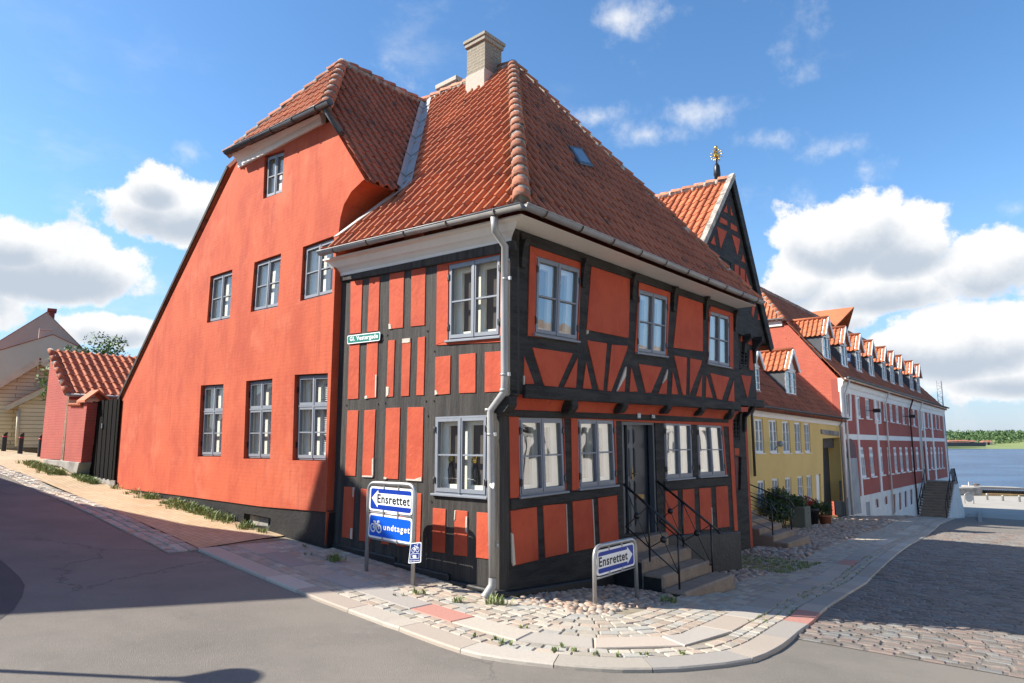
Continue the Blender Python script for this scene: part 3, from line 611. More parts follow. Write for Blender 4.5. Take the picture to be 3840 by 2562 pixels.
# roof
EL=UV(4.0,-.42,5.45); ER=UV(-.78,-.42,5.22); EB=UV(-.78,8.14,5.25); AP=UV(3.1,3.9,10.68)
def onp(u,v,P0,P1,P2):
    n=np.cross(P1-P0,P2-P0); p=UV(u,v); z=P0[2]-(n[0]*(p[0]-P0[0])+n[1]*(p[1]-P0[1]))/n[2]; return V(p[0],p[1],z)
ma=lambda u,v: onp(u,v,ER,EL,AP)
PK=1.33; PAX=(5.94,1.15,10.58)
pr=lambda u,v: UV(u,v,PAX[2]-(PAX[0]-u)*PK)
def valley(u):   # on both planes
    lo,hi=-1.,6.
    for _ in range(40):
        m=(lo+hi)/2
        if ma(u,m)[2]<pr(u,m)[2]: lo=m
        else: hi=m
    return ma(u,lo)
VB,VT=valley(3.0),valley(5.94); RL=ma(6.6,3.9)
VX=min((valley(u_) for u_ in np.linspace(5,7.5,200)),key=lambda P:abs(uv(P)[1]-3.9)); vh_=uv(VB)[1]; kh=(vh_+.42)/(3.9+.42); HX=ma(-.78+(3.1+.78)*kh,vh_)
tiles(H1,'roof_slope',ER,EL,AP,[ER,EL,VB,HX],amp=.062); tiles(H1,'roof_slope',ER,EL,AP,[HX,VB,VX,AP],amp=.062)
tiles(H1,'hipped_roof_slope',ER,EB,AP,[ER,EB,AP],m='tileB',amp=.055)
bk=MB(); bk.poly([AP,UV(8.5,3.9,10.9),UV(8.5,8.3,5.3),EB]); bk.build('rear_roof_slope','tileB',H1)
ridge(H1,'hip_tile',ER+ZUP*.03,AP,.125,.40); ridge(H1,'ridge_tile',RL,AP,.12,.36,'ridge'); ridge(H1,'hip_tile',EB,AP,.11,.34,'tileB')
gutter(H1,[UV(4.0,-.47,5.44),UV(-.84,-.47,5.20),UV(-.84,8.25,5.23)],.07,brk=.85)
# downpipe round the jetty
dp=[X('d',1134,497)[0],X('d',1136,530)[0],X('d',1159,566)[0],X('d',1157,700)[0],X('d',1158,860)[0],X('d',1157,900)[0],X('d',1126,942)[0],X('d',1127,1100)[0],X('d',1131,1330)[0]]
of=[.45,.40,.14,.12,.12,.12,.12,.12,.16]; path=[PA.hit(p,o) for p,o in zip(dp,of)]
mb=MB(); mb.tube(path,.052,12); DP=mb.build('downpipe','zinc',H1)
mb=MB(); P=path[-1]; mb.tube([P+ZUP*.02,PA.hit(X('d',1130,1345)[0],.17),PA.hit(X('d',1113,1372)[0],.26)],[.056,.06,.062],12,False); mb.build('spout','zinc',DP)
for p in (('a2',1355,575),('a4',1340,410),('a4',1140,1290),('a6',1165,1345)):
    cl=MB(); c=PA.hit(X(*p)[0],.12); cl.tube([c-ZUP*.012,c+ZUP*.012],.060,12); cl.box(c-DA*.075,DA,ZUP,NA,.05,.05,.03); cl.build('pipe_clamp','steel',DP)
for p in (('a2',1360,300),('a4',1330,640),('a4',1110,930)):
    c=PA.hit(X(*p)[0],.12); k=MB(); k.tube([c-ZUP*.02,c+ZUP*.02],.057,12); k.build('pipe_joint','zinc',DP)
ht=MB(); hq=PA.q(X('a6',1118,470,1130,440,1155,450,1175,430,1193,445,1188,490,1175,522,1140,500),.18); ht.prism(hq,NA*.004); ht.build('heart_sticker','signwhite',DP)
# chimneys
def chimney(parent,u,v,z0,zs,z1,w,m1,m2,name='chimney'):
    mb=MB(); c=UV(u,v); cs=[c+DA*a*w/2+DB*b_*w/2 for a,b_ in ((-1,-1),(1,-1),(1,1),(-1,1))]; [mb.add([cs[k]+ZUP*zs,cs[(k+1)%4]+ZUP*zs,cs[(k+1)%4]+ZUP*z1,cs[k]+ZUP*z1],[(0,1,2,3)],[(k*w,zs),(k*w+w,zs),(k*w+w,z1),(k*w,z1)]) for k in range(4)]; ch=mb.build(name,m1,parent)
    b=MB(); b.box(c+ZUP*(z0+zs)/2,DA,DB,ZUP,w*1.1,w*1.1,zs-z0); b.build('chimney_base',m2,ch,bev=.02)
    k=MB(); k.box(c+ZUP*(z1+.05),DA,DB,ZUP,w*1.16,w*1.16,.1); k.box(c+ZUP*(z1+.14),DA,DB,ZUP,w*1.26,w*1.26,.09); k.box(c+ZUP*(z1+.20),DA,DB,ZUP,w*1.05,w*1.05,.05); k.build('chimney_cap',m1,ch,bev=.012); return ch
cp=pv(3.35).hit(X('z2',1845,180)[0]); cu=uv(cp)[0]; ct=pv(3.35).hit(X('z2',1845,5)[0])[2]
print('chimney',cu,cp[2],ct)
chimney(H1,cu+.29,3.64,10.0,pv(3.35).hit(X('z2',1845,175)[0])[2],ct+.02,.58,'chim','chimw')
c2=pv(5.0).hit(X('d',1037,205)[0]); cu2=uv(c2)[0]
mb=MB(); mb.box(UV(cu2,5.1,c2[2]-1.0),DA,DB,ZUP,.75,.6,2.1); mb.box(UV(cu2,5.1,c2[2]+.1),DA,DB,ZUP,.85,.7,.14); mb.build('chimney','chimw',H1,bev=.015)
# zinc valley between the two roofs
vm=MB(); d1=(AP-VB); nA_=rplane(ER,EL,AP)[2]; nP=rplane(pr(3,0),pr(3,1),pr(5,0))[2]; t=(VT-VB)/np.linalg.norm(VT-VB)
sa=np.cross(nA_,t); sa=sa if np.dot(sa,AP-VB)>0 else -sa; sb=np.cross(nP,t); sb=sb if np.dot(sb,pr(5,0)-VB)>0 else -sb
nseg=10; L=np.linalg.norm(VT-VB)
for i in range(nseg):
    a=VB+t*(L*i/nseg-.1); b=VB+t*(L*(i+1)/nseg+.02); lf=.012*(i%2)
    for sd_,nn,w in ((sa,nA_,.24),(sb,nP,.17)): vm.prism([a+nn*(.055+lf),b+nn*(.05+lf),b+sd_*w+nn*(.065+lf),a+sd_*w+nn*(.07+lf)],nn*.008)
vm.build('valley_sheet','lead',H1)
fl=MB(); a=ma(3.93,-.2);b=ma(3.72,.05);c=VB
fl.prism([a+nA_*.05-DA*.16,a+nA_*.05,VB+nA_*.06,VB+nA_*.06-DA*.22],nA_*.02); fl.build('flashing','lead',H1)
# small roof window
rw=[]
def hitplane(p,P0,P1,P2):
    n=np.cross(P1-P0,P2-P0); r=ray(*p); return ORI+r*(np.dot(P0-ORI,n)/np.dot(r,n))
rq=[hitplane(p,ER,EB,AP) for p in X('d',1299,341,1328,347,1356,390,1325,383)]; nB_=rplane(ER,EB,AP)[2]
mb=MB(); mb.prism(rq,nB_*.09); RWN=mb.build('roof_window','gutterdark',H1,bev=.01); mb=MB(); mb.poly([bil(rq,s,t_)+nB_*.094 for s,t_ in ((.14,.14),(.86,.14),(.86,.86),(.14,.86))]); mb.build('pane','glass',RWN)
# ================================================================ PLASTERED HOUSE
H2=empty('plastered_house','tall orange red plastered house with half-hipped gable and long sloping left roof','house',UV(4,-.15,.2))
wl=[X('z1',1340,608,1485,600,1468,1062,1318,1062),X('z1',1637,580,1805,565,1790,1078,1620,1075),X('z1',1955,540,2168,530,2153,1090,1940,1085)]
wu=[X('z2',167,1470,300,1428,'z1',1520,163,1373,193),X('z2',440,1385,602,1330,'z1',1833,88,1660,122),X('z2',742,1290,930,1222,'a1',220,785,'z1',1985,50),X('z2',503,727,622,690,607,945,494,985)]
QL=[PP.q(p,-.09) for p in wl]; QU=[PP.q(p,-.07) for p in wu]
def grow(q,e): c=sum(q)/4; return [p+(p-c)/np.linalg.norm(p-c)*e for p in q]
hol=[[PP.P0+PP.d*PP.co(p)[0]+ZUP*(p[2]-PP.P0[2]) for p in grow(q,.02)] for q in QL+QU]
out=[PP.hit(p) for p in X('z1',745,1270,1150,1318,1700,1393,2140,1430)]+[PP.at(3.98,.30),PP.at(3.975,5.5)]+[PP.hit(p) for p in X('d',779,520,781,500,789,470,806,440,833,414)]
out+=[PP.at(3.08,6.70),PP.at(4.1,8.06),PP.at(4.3,8.16),PP.at(8.1,8.38),PP.at(14.15,3.2)]
wall(H2,'wall',PP,out,hol,1.5,'plaster')
for q in QL: window(H2,q,NA,.0,transom=.37,blind=True,sill=False,hinges=True)
for q in QU: window(H2,q,NA,.0,sill=False,hinges=True)
hp=X('z1',1585,1438,1760,1470,1755,1532,1580,1515)
pl_=[PP.at(3.96,-.3),PP.at(14.14,.3)]+[PP.hit(p,.0)+ZUP*.02 for p in X('z1',745,1270,1150,1318,1700,1393,2140,1430)]
wall(H2,'plinth',PP,pl_,[PP.q(hp)],.3,'plinth',off=-.03)
mb=MB(); mb.prism(PP.q(hp,-.18),NA*.02); mb.build('cellar_hatch','footing',H2)
zE=8.36
hGL,hGR=UV(8.12,-.40,8.50),UV(4.1,-.42,PAX[2]-(PAX[0]-4.1)*PK+.10); PAp=UV(*PAX)
tiles(H2,'half_hip_slope',hGR,hGL,PAp,[hGR,hGL,PAp]); 
tiles(H2,'roof_slope',pr(2.93,-.3),pr(2.93,1),pr(5,0),[pr(5.94,1.15),pr(4.2,-.35),pr(2.93,-.27),pr(2.93,uv(VB)[1]),VT],m='tileB')
lk=(PAX[2]-2.98)/(14.45-PAX[0]); ll=lambda u,v: UV(u,v,PAX[2]-(u-PAX[0])*lk)
mb=MB(); mb.prism([ll(5.94,1.15),ll(8.5,-.19),ll(14.45,-.19),ll(14.45,8),ll(5.94,8)],ZUP*.12); mb.build('long_roof_slope','tileB',H2)
mb=MB(); mb.bar(ll(8.45,-.2)+ZUP*.03,ll(14.4,-.2)+ZUP*.03,.08,.03,NA); mb.build('verge_board','timber',H2)
ridge(H2,'hip_tile',hGR+ZUP*.03,PAp,.125,.40); ridge(H2,'hip_tile',hGL,PAp,.11,.33); ridge(H2,'ridge_tile',VT,PAp,.12,.36)
gl=pv(-.5).hit(X('d',519,349)[0]); gr=pv(-.5).hit(X('d',757,233)[0])
gutter(H2,[gl,gr],.075,'gutterdark',brk=.7)
mb=MB(); mb.tube([gr,pr(4.15,-.42)+ZUP*.1,pr(3.62,-.36)+ZUP*.12],.06,10); mb.build('overflow_pipe','gutterdark',H2)
ca,cb=PP.hit(X('d',553,352)[0]),PP.hit(X('d',744,245)[0]); mb=MB(); cpro=[(-.05,-.36),(.05,-.36),(.07,-.24),(.2,-.1),(.22,-.04),(-.05,-.04)]
profile_run(mb,[ca,cb],[NA,NA],cpro); mb.build('cornice','white',H2)
# ================================================================ STREET NAME SIGN
q=PA.q(X('a1',410,1410,893,1350,885,1480,410,1535),.03)
mb=MB(); mb.prism(roundrect(q,.03),NA*.012); o=mb.build('street_name_sign','signwhite',None,org=q[3]); tag(o,'green enamel street name sign with white letters on black timber','street sign')
mb=MB(); mb.poly([p+NA*.014 for p in roundrect(q,.025,.015)]); mb.build('green_field','green',o)
t_=MB(); text_mesh(t_,'Gl. Vestergade',PA.q(X('a1',438,1425,850,1372,850,1462,438,1508),.047),V(0,0,0)); t_.build('lettering','signwhite',o)
# ================================================================ FRONT STEPS AND RAILINGS
ST=empty('entrance_steps','three rough granite steps with black painted side below the blue door','steps',UV(-.7,3.7,-.4))
for (u0,u1,v0,v1,zt) in ((0,-.62,2.85,4.62,.17),(-.62,-1.0,2.80,4.62,-.02),(-1.0,-1.42,2.72,4.6,-.2)):
    mb=MB(); b=Guv(-1,4.6)-.3; mb.prism([UV(u0-.035,v0,zt),UV(u1,v0,zt),UV(u1,v1,zt),UV(u0-.035,v1,zt)],ZUP*(b-zt)); s_=mb.build('step','step',ST,bev=.03)
    mb=MB(); mb.prism([UV(u0-.03,v0-.006,zt-.05),UV(u1+.03,v0-.006,zt-.05),UV(u1+.03,v0-.006,b),UV(u0-.03,v0-.006,b)],DB*.02); mb.build('painted_side','stepside',s_)
mb=MB(); mb.prism([UV(0.02,3.3,.40),UV(-.2,3.3,.40),UV(-.2,4.55,.40),UV(0.02,4.55,.40)],ZUP*-.5); mb.build('threshold','step',ST,bev=.02)
def railing(v_,px,lab):
    pl=pv(v_); pts=[pl.hit(p) for p in px]; t0,t1,b1,b2,l0,l1=pts
    o=empty('iron_railing',lab,'railing',b1,'wrought iron railings of the corner house steps'); mb=MB()
    mb.tube([t0,t1],.022,8); mb.tube([t1-(t1-t0)*.0,t1+ZUP*-.02+(t1-t0)/np.linalg.norm(t1-t0)*.06],.026,8); mb.build('handrail','iron',o)
    def top(P): k=np.dot((P-t0)[:2],(t1-t0)[:2])/np.dot((t1-t0)[:2],(t1-t0)[:2]); return t0+(t1-t0)*k
    def low(P): k=np.dot((P-l0)[:2],(l1-l0)[:2])/np.dot((l1-l0)[:2],(l1-l0)[:2]); return l0+(l1-l0)*k
    for b in (b1,b2): m_=MB(); m_.tube([b-ZUP*.05,top(b)],.016,6); m_.build('post','iron',o)
    m_=MB(); m_.tube([l0,l1],.012,6); m_.build('lower_rail','iron',o)
    for a,b in ((l0,b1),(b1,b2)):
        A0,A1,B0,B1=low(a),top(a),low(b),top(b); m_=MB(); m_.tube([A0,B1],.008,5); m_.tube([A1,B0],.008,5); m_.build('cross_bar','iron',o)
        m_=MB(); m_.ball((A0+A1+B0+B1)/4,.055); m_.build('rosette','iron',o)
railing(2.87,X('b8',108,900,722,1440,'c2',1150,1165,1370,1420,'c2',972,930,1365,1280),'left black wrought iron railing nearer the blue one way sign')
railing(4.52,X('b8',470,870,1115,1395,'c2',1398,1105,1615,1340,'c2',1218,890,1600,1215),'right black wrought iron railing farther from the blue one way sign')
# ================================================================ LEFT BACKGROUND
PO=pv(-.5)
H3=empty('brick_outbuilding','small red painted brick outbuilding with bright clay tile lean-to roof','outbuilding',PO.hit(X('z1',350,1085)[0]))
oq=PO.q(X('z1',350,372,455,655,415,1092,300,1082)); a0,z0=PO.co(oq[0]); a1,z1=PO.co(oq[1]); a2,_=PO.co(oq[2]); a3,zb=PO.co(oq[3])
ae,ar=a1,a0  # eave and ridge positions along the street
mb=MB()
def wallbox(mb,pts,off): mb.prism(pts,off,[(float(np.dot(p,DA)),p[2]) for p in pts])
wallbox(mb,[PO.at(ar+.25,z0-.1),PO.at(ae+.02,z1-.05),PO.at(ae+.1,zb),PO.at(ar+.35,zb)],DB*.4); mb.build('gable_wall','redbrick',H3)
mb=MB(); mb.prism([PO.at(ae+.02,z1-.02),PO.at(ae+.1,zb-.4)]+[PO.at(ae+.1,zb-.4)+DB*7,PO.at(ae+.02,z1-.02)+DB*7],DA*.2); mb.build('side_wall','trimcream',H3)
E0,R0=PO.at(ae-.06,z1,.08),PO.at(ar,z0,.08); tiles(H3,'roof',E0,E0+DB*7,R0,[E0,E0+DB*7,R0+DB*7,R0],m='tileN',tw=.24,tl=.36,amp=.045)
mb=MB(); mb.tube([PO.at(ae-.12,z1-.05,.1),PO.at(ae-.12,z1-.05,.1)+DB*6],.05,8); mb.build('gutter','zinc',H3)
ridge(H3,'verge_tile',E0+ZUP*.0,R0,.09,.36,'tileN')
mb=MB(); mb.prism(PO.q(X('z1',285,1086,418,1094,412,1140,283,1112),.03),DB*.3); mb.build('footing','footing',H3,bev=.02)
H4=empty('garden_wall_pier','red brick garden wall end with tiled coping on grey stone footing beside the black gate','wall',PO.hit(X('z1',490,1190)[0]))
wq=PO.q(X('z1',446,735,570,712,528,1106,418,1094)); mb=MB(); wallbox(mb,wq,DB*.28); mb.build('brick_wall','redbrick',H4)
mb=MB()
pa,pz=PO.co(wq[1]); pb_,_=PO.co(PO.hit(X('z1',535,712)[0])); 
pk=PO.q(X('z1',528,695,585,690,630,664),.06)
pc=PO.at((pa+pb_)/2+.05,pz,-.4); rid=pz+.32
for sgn in (1,-1):
    mb.prism([PO.at(pa-.12,pz-.0,.1),PO.at(pb_+.15,pz-.0,.1),PO.at(pb_+.15,rid,-.25),PO.at(pa-.12,rid,-.25)] if sgn>0 else [PO.at(pa-.12,pz,-.6),PO.at(pb_+.15,pz,-.6),PO.at(pb_+.15,rid,-.25),PO.at(pa-.12,rid,-.25)],ZUP*.06)
for i in range(9):
    c=PO.hit((X('z1',456,728)[0][0]+i*5.2,X('z1',456,728)[0][1]),.04); mb.ball(c,.055,8,5)
mb.build('coping_tile','tileN',H4)
mb=MB(); mb.prism(PO.q(X('z1',400,1094,518,1106,495,1196,405,1140),.05),DB*.36); mb.build('footing','footing',H4,bev=.02)
PGt=pv(-.2); gq=PGt.q(X('z1',610,708,790,690,748,1228,578,1196))
GT=empty('board_gate','black tarred gate of vertical boards between brick pier and orange red house','gate',gq[2])
mb=MB(); n=13
for i in range(n):
    s0,s1=i/n+.006,(i+1)/n-.006; h_=random.uniform(-.01,.01); q=[bil(gq,s0,h_),bil(gq,s1,h_),bil(gq,s1,1+random.uniform(-.01,.01)),bil(gq,s0,1)]; mb.prism(q,NA*(.02+.012*(i%2)))
mb.prism([bil(gq,0,.01),bil(gq,1,.01),bil(gq,1,.99),bil(gq,0,.99)],NA*-.03); mb.build('boards','gateboard',GT)
mb=MB(); mb.prism([bil(gq,.1,.99),bil(gq,1.05,.99),bil(gq,1.05,1.12),bil(gq,.1,1.12)],NA*.03); mb.build('sill_stone','footing',GT)
mb=MB(); c=bil(gq,.47,.33); mb.box(c+NA*.05,DA,ZUP,NA,.03,.14,.03); mb.build('handle','steel',GT)
# clapboard house and two larger rendered gables up the street
def gable_house(name,label,pl,px,zbase,depth,wm,rm,root_px,verge=.03,thick=.05):
    P=[pl.hit(p) for p in px]; L,A,Rr=P; o=empty(name,label,'house',pl.at(pl.co(A)[0],zbase)); out=pl.out
    mb=MB(); pts=[pl.at(pl.co(L)[0],zbase),pl.at(pl.co(Rr)[0],zbase),Rr,A,L]; mb.prism(pts,out*-depth,[(pl.co(p)[0],p[2]) for p in pts]); mb.build('wall',wm,o)
    for a,b in ((L,A),(Rr,A)):
        d=(a-A)/np.linalg.norm(a-A); e=a+d*.3; mb=MB(); mb.prism([A+out*verge,e+out*verge,e-out*(depth+verge),A-out*(depth+verge)],ZUP*thick); mb.build('roof',rm,o)
    return o,P
VD=V(math.cos(R(36)),math.sin(R(36)),0); vp_=lambda d: Pl(ORI*0+V(-math.sin(R(36)),math.cos(R(36)),0)*d,VD)
PC=vp_(37.)
H5,P5=gable_house('clapboard_house','cream clapboard house with red tile edge and small porch behind the bollards','' or PC,X('z1',-90,640,262,432,470,566),1.2,7,'clap','tileB',None,.25)
mb=MB()
for a,b in ((P5[0],P5[1]),(P5[2],P5[1])): mb.bar(a+PC.out*.28-ZUP*.08,b+PC.out*.28-ZUP*.08,.26,.05,PC.out)
mb.bar(PC.hit(X('z1',252,470)[0],.03),PC.hit(X('z1',244,640)[0],.03),.09,.05,PC.out)
mb.build('bargeboard','trimcream',H5)
PC2=vp_(35.2); pq=PC2.q(X('z1',45,745,345,600,345,1000,125,1000)); po=MB()
po.prism([PC2.hit(X('z1',122,735)[0]),PC2.hit(X('z1',345,612)[0]),PC2.hit(X('z1',345,1010)[0]),PC2.hit(X('z1',122,1005)[0])],PC2.out*-1.6,[PC2.co(PC2.hit(p)) for p in X('z1',122,735,345,612,345,1010,122,1005)]); PCH=po.build('porch','clap',H5)
mb=MB(); a,b=PC2.hit(X('z1',38,745)[0],.2),PC2.hit(X('z1',350,596)[0],.2); mb.prism([a,b,b-PC2.out*2,a-PC2.out*2],ZUP*.1); mb.build('porch_roof','tileN',PCH)
mb=MB(); mb.bar(a-ZUP*.05,b-ZUP*.05,.2,.05,PC2.out); mb.tube([PC2.hit(X('z1',122,760)[0],.04),PC2.hit(X('z1',108,1000)[0],.04)],.06,6); mb.build('trim','trimcream',PCH)
H6,P6=gable_house('rendered_house','beige rendered house gable with pale chimney above the clapboard house','' or vp_(48.),X('z1',-120,410,345,272,560,372),1.2,8,'beige','tileB',None)
mb=MB(); pl=vp_(49.); qa,qb=pl.hit(X('z1',252,290)[0]),pl.hit(X('z1',338,290)[0]); zt=pl.hit(X('z1',258,240)[0])[2]; mb.prism([qa-ZUP*1.5,qb-ZUP*1.5,V(qb[0],qb[1],zt),V(qa[0],qa[1],zt)],-pl.out*.9); mb.prism([V(qa[0],qa[1],zt)+pl.out*.05,V(qb[0],qb[1],zt)+pl.out*.05,V(qb[0],qb[1],zt+.12)+pl.out*.05,V(qa[0],qa[1],zt+.12)+pl.out*.05],-pl.out*1.); mb.build('chimney','chimw',H6)
H7,P7=gable_house('large_rendered_house','tallest grey beige gable with dark chimney farthest up the left street','' or vp_(56.),X('z1',-30,330,305,125,515,335),1.2,9,'beige2','tileB',None)
mb=MB(); pl=vp_(58.); qa,qb=pl.hit(X('z1',316,160)[0]),pl.hit(X('z1',356,160)[0]); zt=pl.hit(X('z1',335,100)[0])[2]; mb.prism([qa-ZUP*1.5,qb-ZUP*1.5,V(qb[0],qb[1],zt),V(qa[0],qa[1],zt)],-pl.out*.8); mb.prism([V(qa[0],qa[1],zt-.2)+pl.out*.1-VD*.1,V(qb[0],qb[1],zt-.2)+pl.out*.1+VD*.1,V(qb[0],qb[1],zt)+pl.out*.1+VD*.1,V(qa[0],qa[1],zt)+pl.out*.1-VD*.1],-pl.out*1.); mb.build('chimney','redbrick',H7)
# ================================================================ GABLED HALF-TIMBERED HOUSE (middle right)
ap=PG.hit(X('e2',540,105)[0]); va,za=PG.co(ap); vr,zr=PG.co(PG.hit(X('e1',1045,455)[0])); kL=1.118; vl=va-(za-zr)/kL
print('gable',va,za,vr,zr,vl)
H8=empty('gabled_timber_house','narrow black and red half-timbered house with steep gable and gold star finial','house',UV(1.2,va,-1.2))
zm=PG.co(PG.hit(X('e1',700,110)[0]))[1]; 
vB=PG.co(PG.hit(X('e1',860,330)[0]))[0]
kk=(za-zr)/(vr-va); zB=za-(vB-va)*kk
zbot=PG.co(PG.hit(X('e1',860,330)[0]))[1]
wq=PG.q(X('e2',420,888,545,958,545,1135,418,1052)); wall(H8,'gable_wall',PG,[PG.at(va,za),PG.at(vr-.02,zr+.05),PG.at(vB,zbot),PG.at(2*va-vB,zbot),PG.at(vl+.02,zr+.05)],[wq],.3,'timberH')
window(H8,wq,NB,.02,m='timberH',rows=3,lined=True,sill=False,fw=.07)
pg=[X('e2',*p) for p in ([495,335,505,430,462,408],[535,355,565,455,540,450],[430,470,500,510,503,560,415,525],[538,530,605,575,610,630,538,595],[390,568,498,625,430,805],[360,665,380,775,322,750],[550,655,640,705,612,885],[300,815,312,950,258,905],[335,840,385,862,383,1010,330,975],[582,970,622,990,627,1195,582,1170],[642,1008,690,1035,690,1225,645,1205],[702,1070,755,1250,712,1240],[670,865,697,960,652,940])]
pg+=[X('e2',770,1400,805,1400,780,1545,760,1500),X('e2',835,1500,850,1568,826,1568)]
panels(H8,PG,pg)
PG2=pu(1.3); z2t=zbot-.01; z2b=PG2.co(PG2.hit(X('e1',680,1450)[0]))[1]; vE=PG2.co(PG2.hit(X('e1',812,900)[0]))[0]
w2=PG2.q(X('e1',558,468,705,508,695,812,552,808)); wall(H8,'middle_wall',PG2,[PG2.at(2*va-vE,z2b),PG2.at(vE+.06,z2b),PG2.at(vE,z2t),PG2.at(2*va-vE,z2t)],[w2],.3,'timberH')
window(H8,w2,NB,.02,m='timberH',rows=4,sill=True,fw=.06)
panels(H8,PG2,[X('e1',*p) for p in ([500,45,565,70,550,165,495,140],[645,110,858,190,840,285,638,225],[575,260,660,290,658,392,565,360],[695,305,797,345,795,443,692,405],[720,505,788,520,780,850,705,835],[570,925,748,950,683,1330],[480,220,515,235,512,345,485,340])])
PG3=pu(1.45); v3=PG3.co(PG3.hit(X('z8',203,400)[0]))[0]; w3=PG3.q(X('z8',96,130,156,138,152,312,98,308)); d3=PG3.q(X('z8',105,438,165,440,160,695,118,702))
wall(H8,'lower_wall',PG3,[PG3.at(2*va-v3,-1.7),PG3.at(v3,-1.9),PG3.at(v3,z2b+.02),PG3.at(2*va-v3,z2b+.02)],[w3,d3],.3,'timberH')
window(H8,w3,NB,.02,m='timberH',rows=5,cols=2,sill=False); mb=MB(); mb.prism([p-NB*.1 for p in d3],NB*.03); qbar(mb,d3,.15,.85,.1,.45,NB,-.07,-.05); qbar(mb,d3,.15,.85,.55,.92,NB,-.07,-.05); mb.build('door','browndoor',H8)
panels(H8,PG3,[X('z8',110,372,145,374,146,430,112,430)])
mb=MB(); PGb=pu(1.1); 
for p in ([548,1462,690,1467,680,1545,545,1545],): mb.pillow(PGb.q(X('e1',*p)),NB,.02)
mb.build('infill_panel','infill',H8)
# brackets and jetty boards
for (vv,zt,zb_,o) in ((vE-.08,zbot+.05,zbot-.75,.25),(PG2.co(PG2.hit(X('e1',600,150)[0]))[0],zbot+.05,zbot-.5,.2),(v3-.12,z2b+.1,z2b-.75,.3),(PG2.co(PG2.hit(X('e1',610,1500)[0]))[0],z2b+.05,z2b-.5,.25)):
    b0=1.3 if zt>z2b+.3 else 1.45; mb=MB(); mb.prism([UV(b0,vv-.07,zt),UV(b0,vv-.07,zb_),UV(b0-.06,vv-.07,zb_),UV(b0-.1,vv-.07,zb_+(zt-zb_)*.5),UV(b0-o-.08,vv-.07,zt-.12),UV(b0-o-.08,vv-.07,zt)],DB*.14); mb.build('bracket','timberH',H8,bev=.01)
mb=MB(); mb.prism([UV(1.08,2*va-vE,z2b-.02),UV(1.6,2*va-vE,z2b-.02),UV(1.6,vE+.08,z2b-.02),UV(1.08,vE+.08,z2b-.02)],ZUP*.22); mb.build('jetty_beam','timberH',H8,bev=.015)
mb=MB(); sw=[UV(1.62,vE-.01,z2t),UV(1.62,vE-.01,-2),UV(8,vE-.01,-2),UV(8,vE-.01,z2t)]; mb.prism(sw,DB*-.2); mb.build('side_wall','infill',H8)
# steep roof
def gr(u,v): return UV(u,v,za-(abs(v-va))*kk)
Rf=[gr(1.13,va),gr(9,va)]; Lf=[UV(1.13,vl-.2,za-(va-vl+.2)*kL),UV(9,vl-.2,za-(va-vl+.2)*kL)]
up=ZUP*.10
tiles(H8,'roof_slope',Lf[0]+up,Lf[1]+up,Rf[0]+up,[Lf[0]+up,Lf[1]+up,Rf[1]+up,Rf[0]+up],m='tileN',tw=.24,tl=.38,amp=.045)
Rr=[UV(1.13,vr+.05,za-(vr+.05-va)*kk),UV(9,vr+.05,za-(vr+.05-va)*kk)]
mb=MB(); mb.prism([Rf[0],Rr[0],Rr[1],Rf[1]],ZUP*.16); mb.build('far_roof_slope','tileB',H8)
mb=MB(); mb.bar(Rr[0]+NB*.0,Rf[0]+ZUP*.1,.30,.06,NB); mb.bar(Lf[0]+ZUP*.05,Rf[0]+ZUP*.12,.12,.06,NB); mb.build('bargeboard','timberH',H8)
mb=MB(); mb.bar(Lf[0]+up*1.8,Rf[0]+up*2.2,.16,.14,np.cross(DA,(Rf[0]-Lf[0]))/np.linalg.norm(Rf[0]-Lf[0])); mb.build('verge_mortar','mortar',H8)
ridge(H8,'ridge_tile',Rf[1]+ZUP*.14,Rf[0]+ZUP*.14,.12,.38,'ridge')
pf=pv(va); f0=pf.hit(X('z6',571,388)[0]); f1=pf.hit(X('z6',566,243)[0]); f2=pf.hit(X('z6',564,185)[0]); f3=pf.hit(X('z6',561,160)[0]); f4=pf.hit(X('z6',558,106)[0])
ax=V(f0[0],f0[1],0); Z=lambda p: ax+ZUP*p[2]
mb=MB(); mb.tube([Z(f0)-ZUP*.3,Z(f0)+(Z(f1)-Z(f0))*.5,Z(f0)+(Z(f1)-Z(f0))*.55,Z(f1),Z(f1)+ZUP*.12],[.10,.09,.11,.09,.02],8); FN=mb.build('finial_post','iron',H8)
mb=MB(); mb.tube([Z(f1),Z(f4)],.022,6); mb.build('finial_rod','iron',FN)
mb=MB(); c=Z(f3); mb.ball(c,.085,10,8)
for k in range(12):
    an=2*math.pi*k/12; d=DB*math.cos(an)+ZUP*math.sin(an); mb.tube([c+d*.1,c+d*.26],[.018,.004],5)
    d2=DA*math.cos(an)+ZUP*math.sin(an); mb.tube([c+d2*.1,c+d2*.24],[.018,.004],5)
mb.ball(Z(f4),.06,8,6); mb.build('gilded_star','gold',FN)
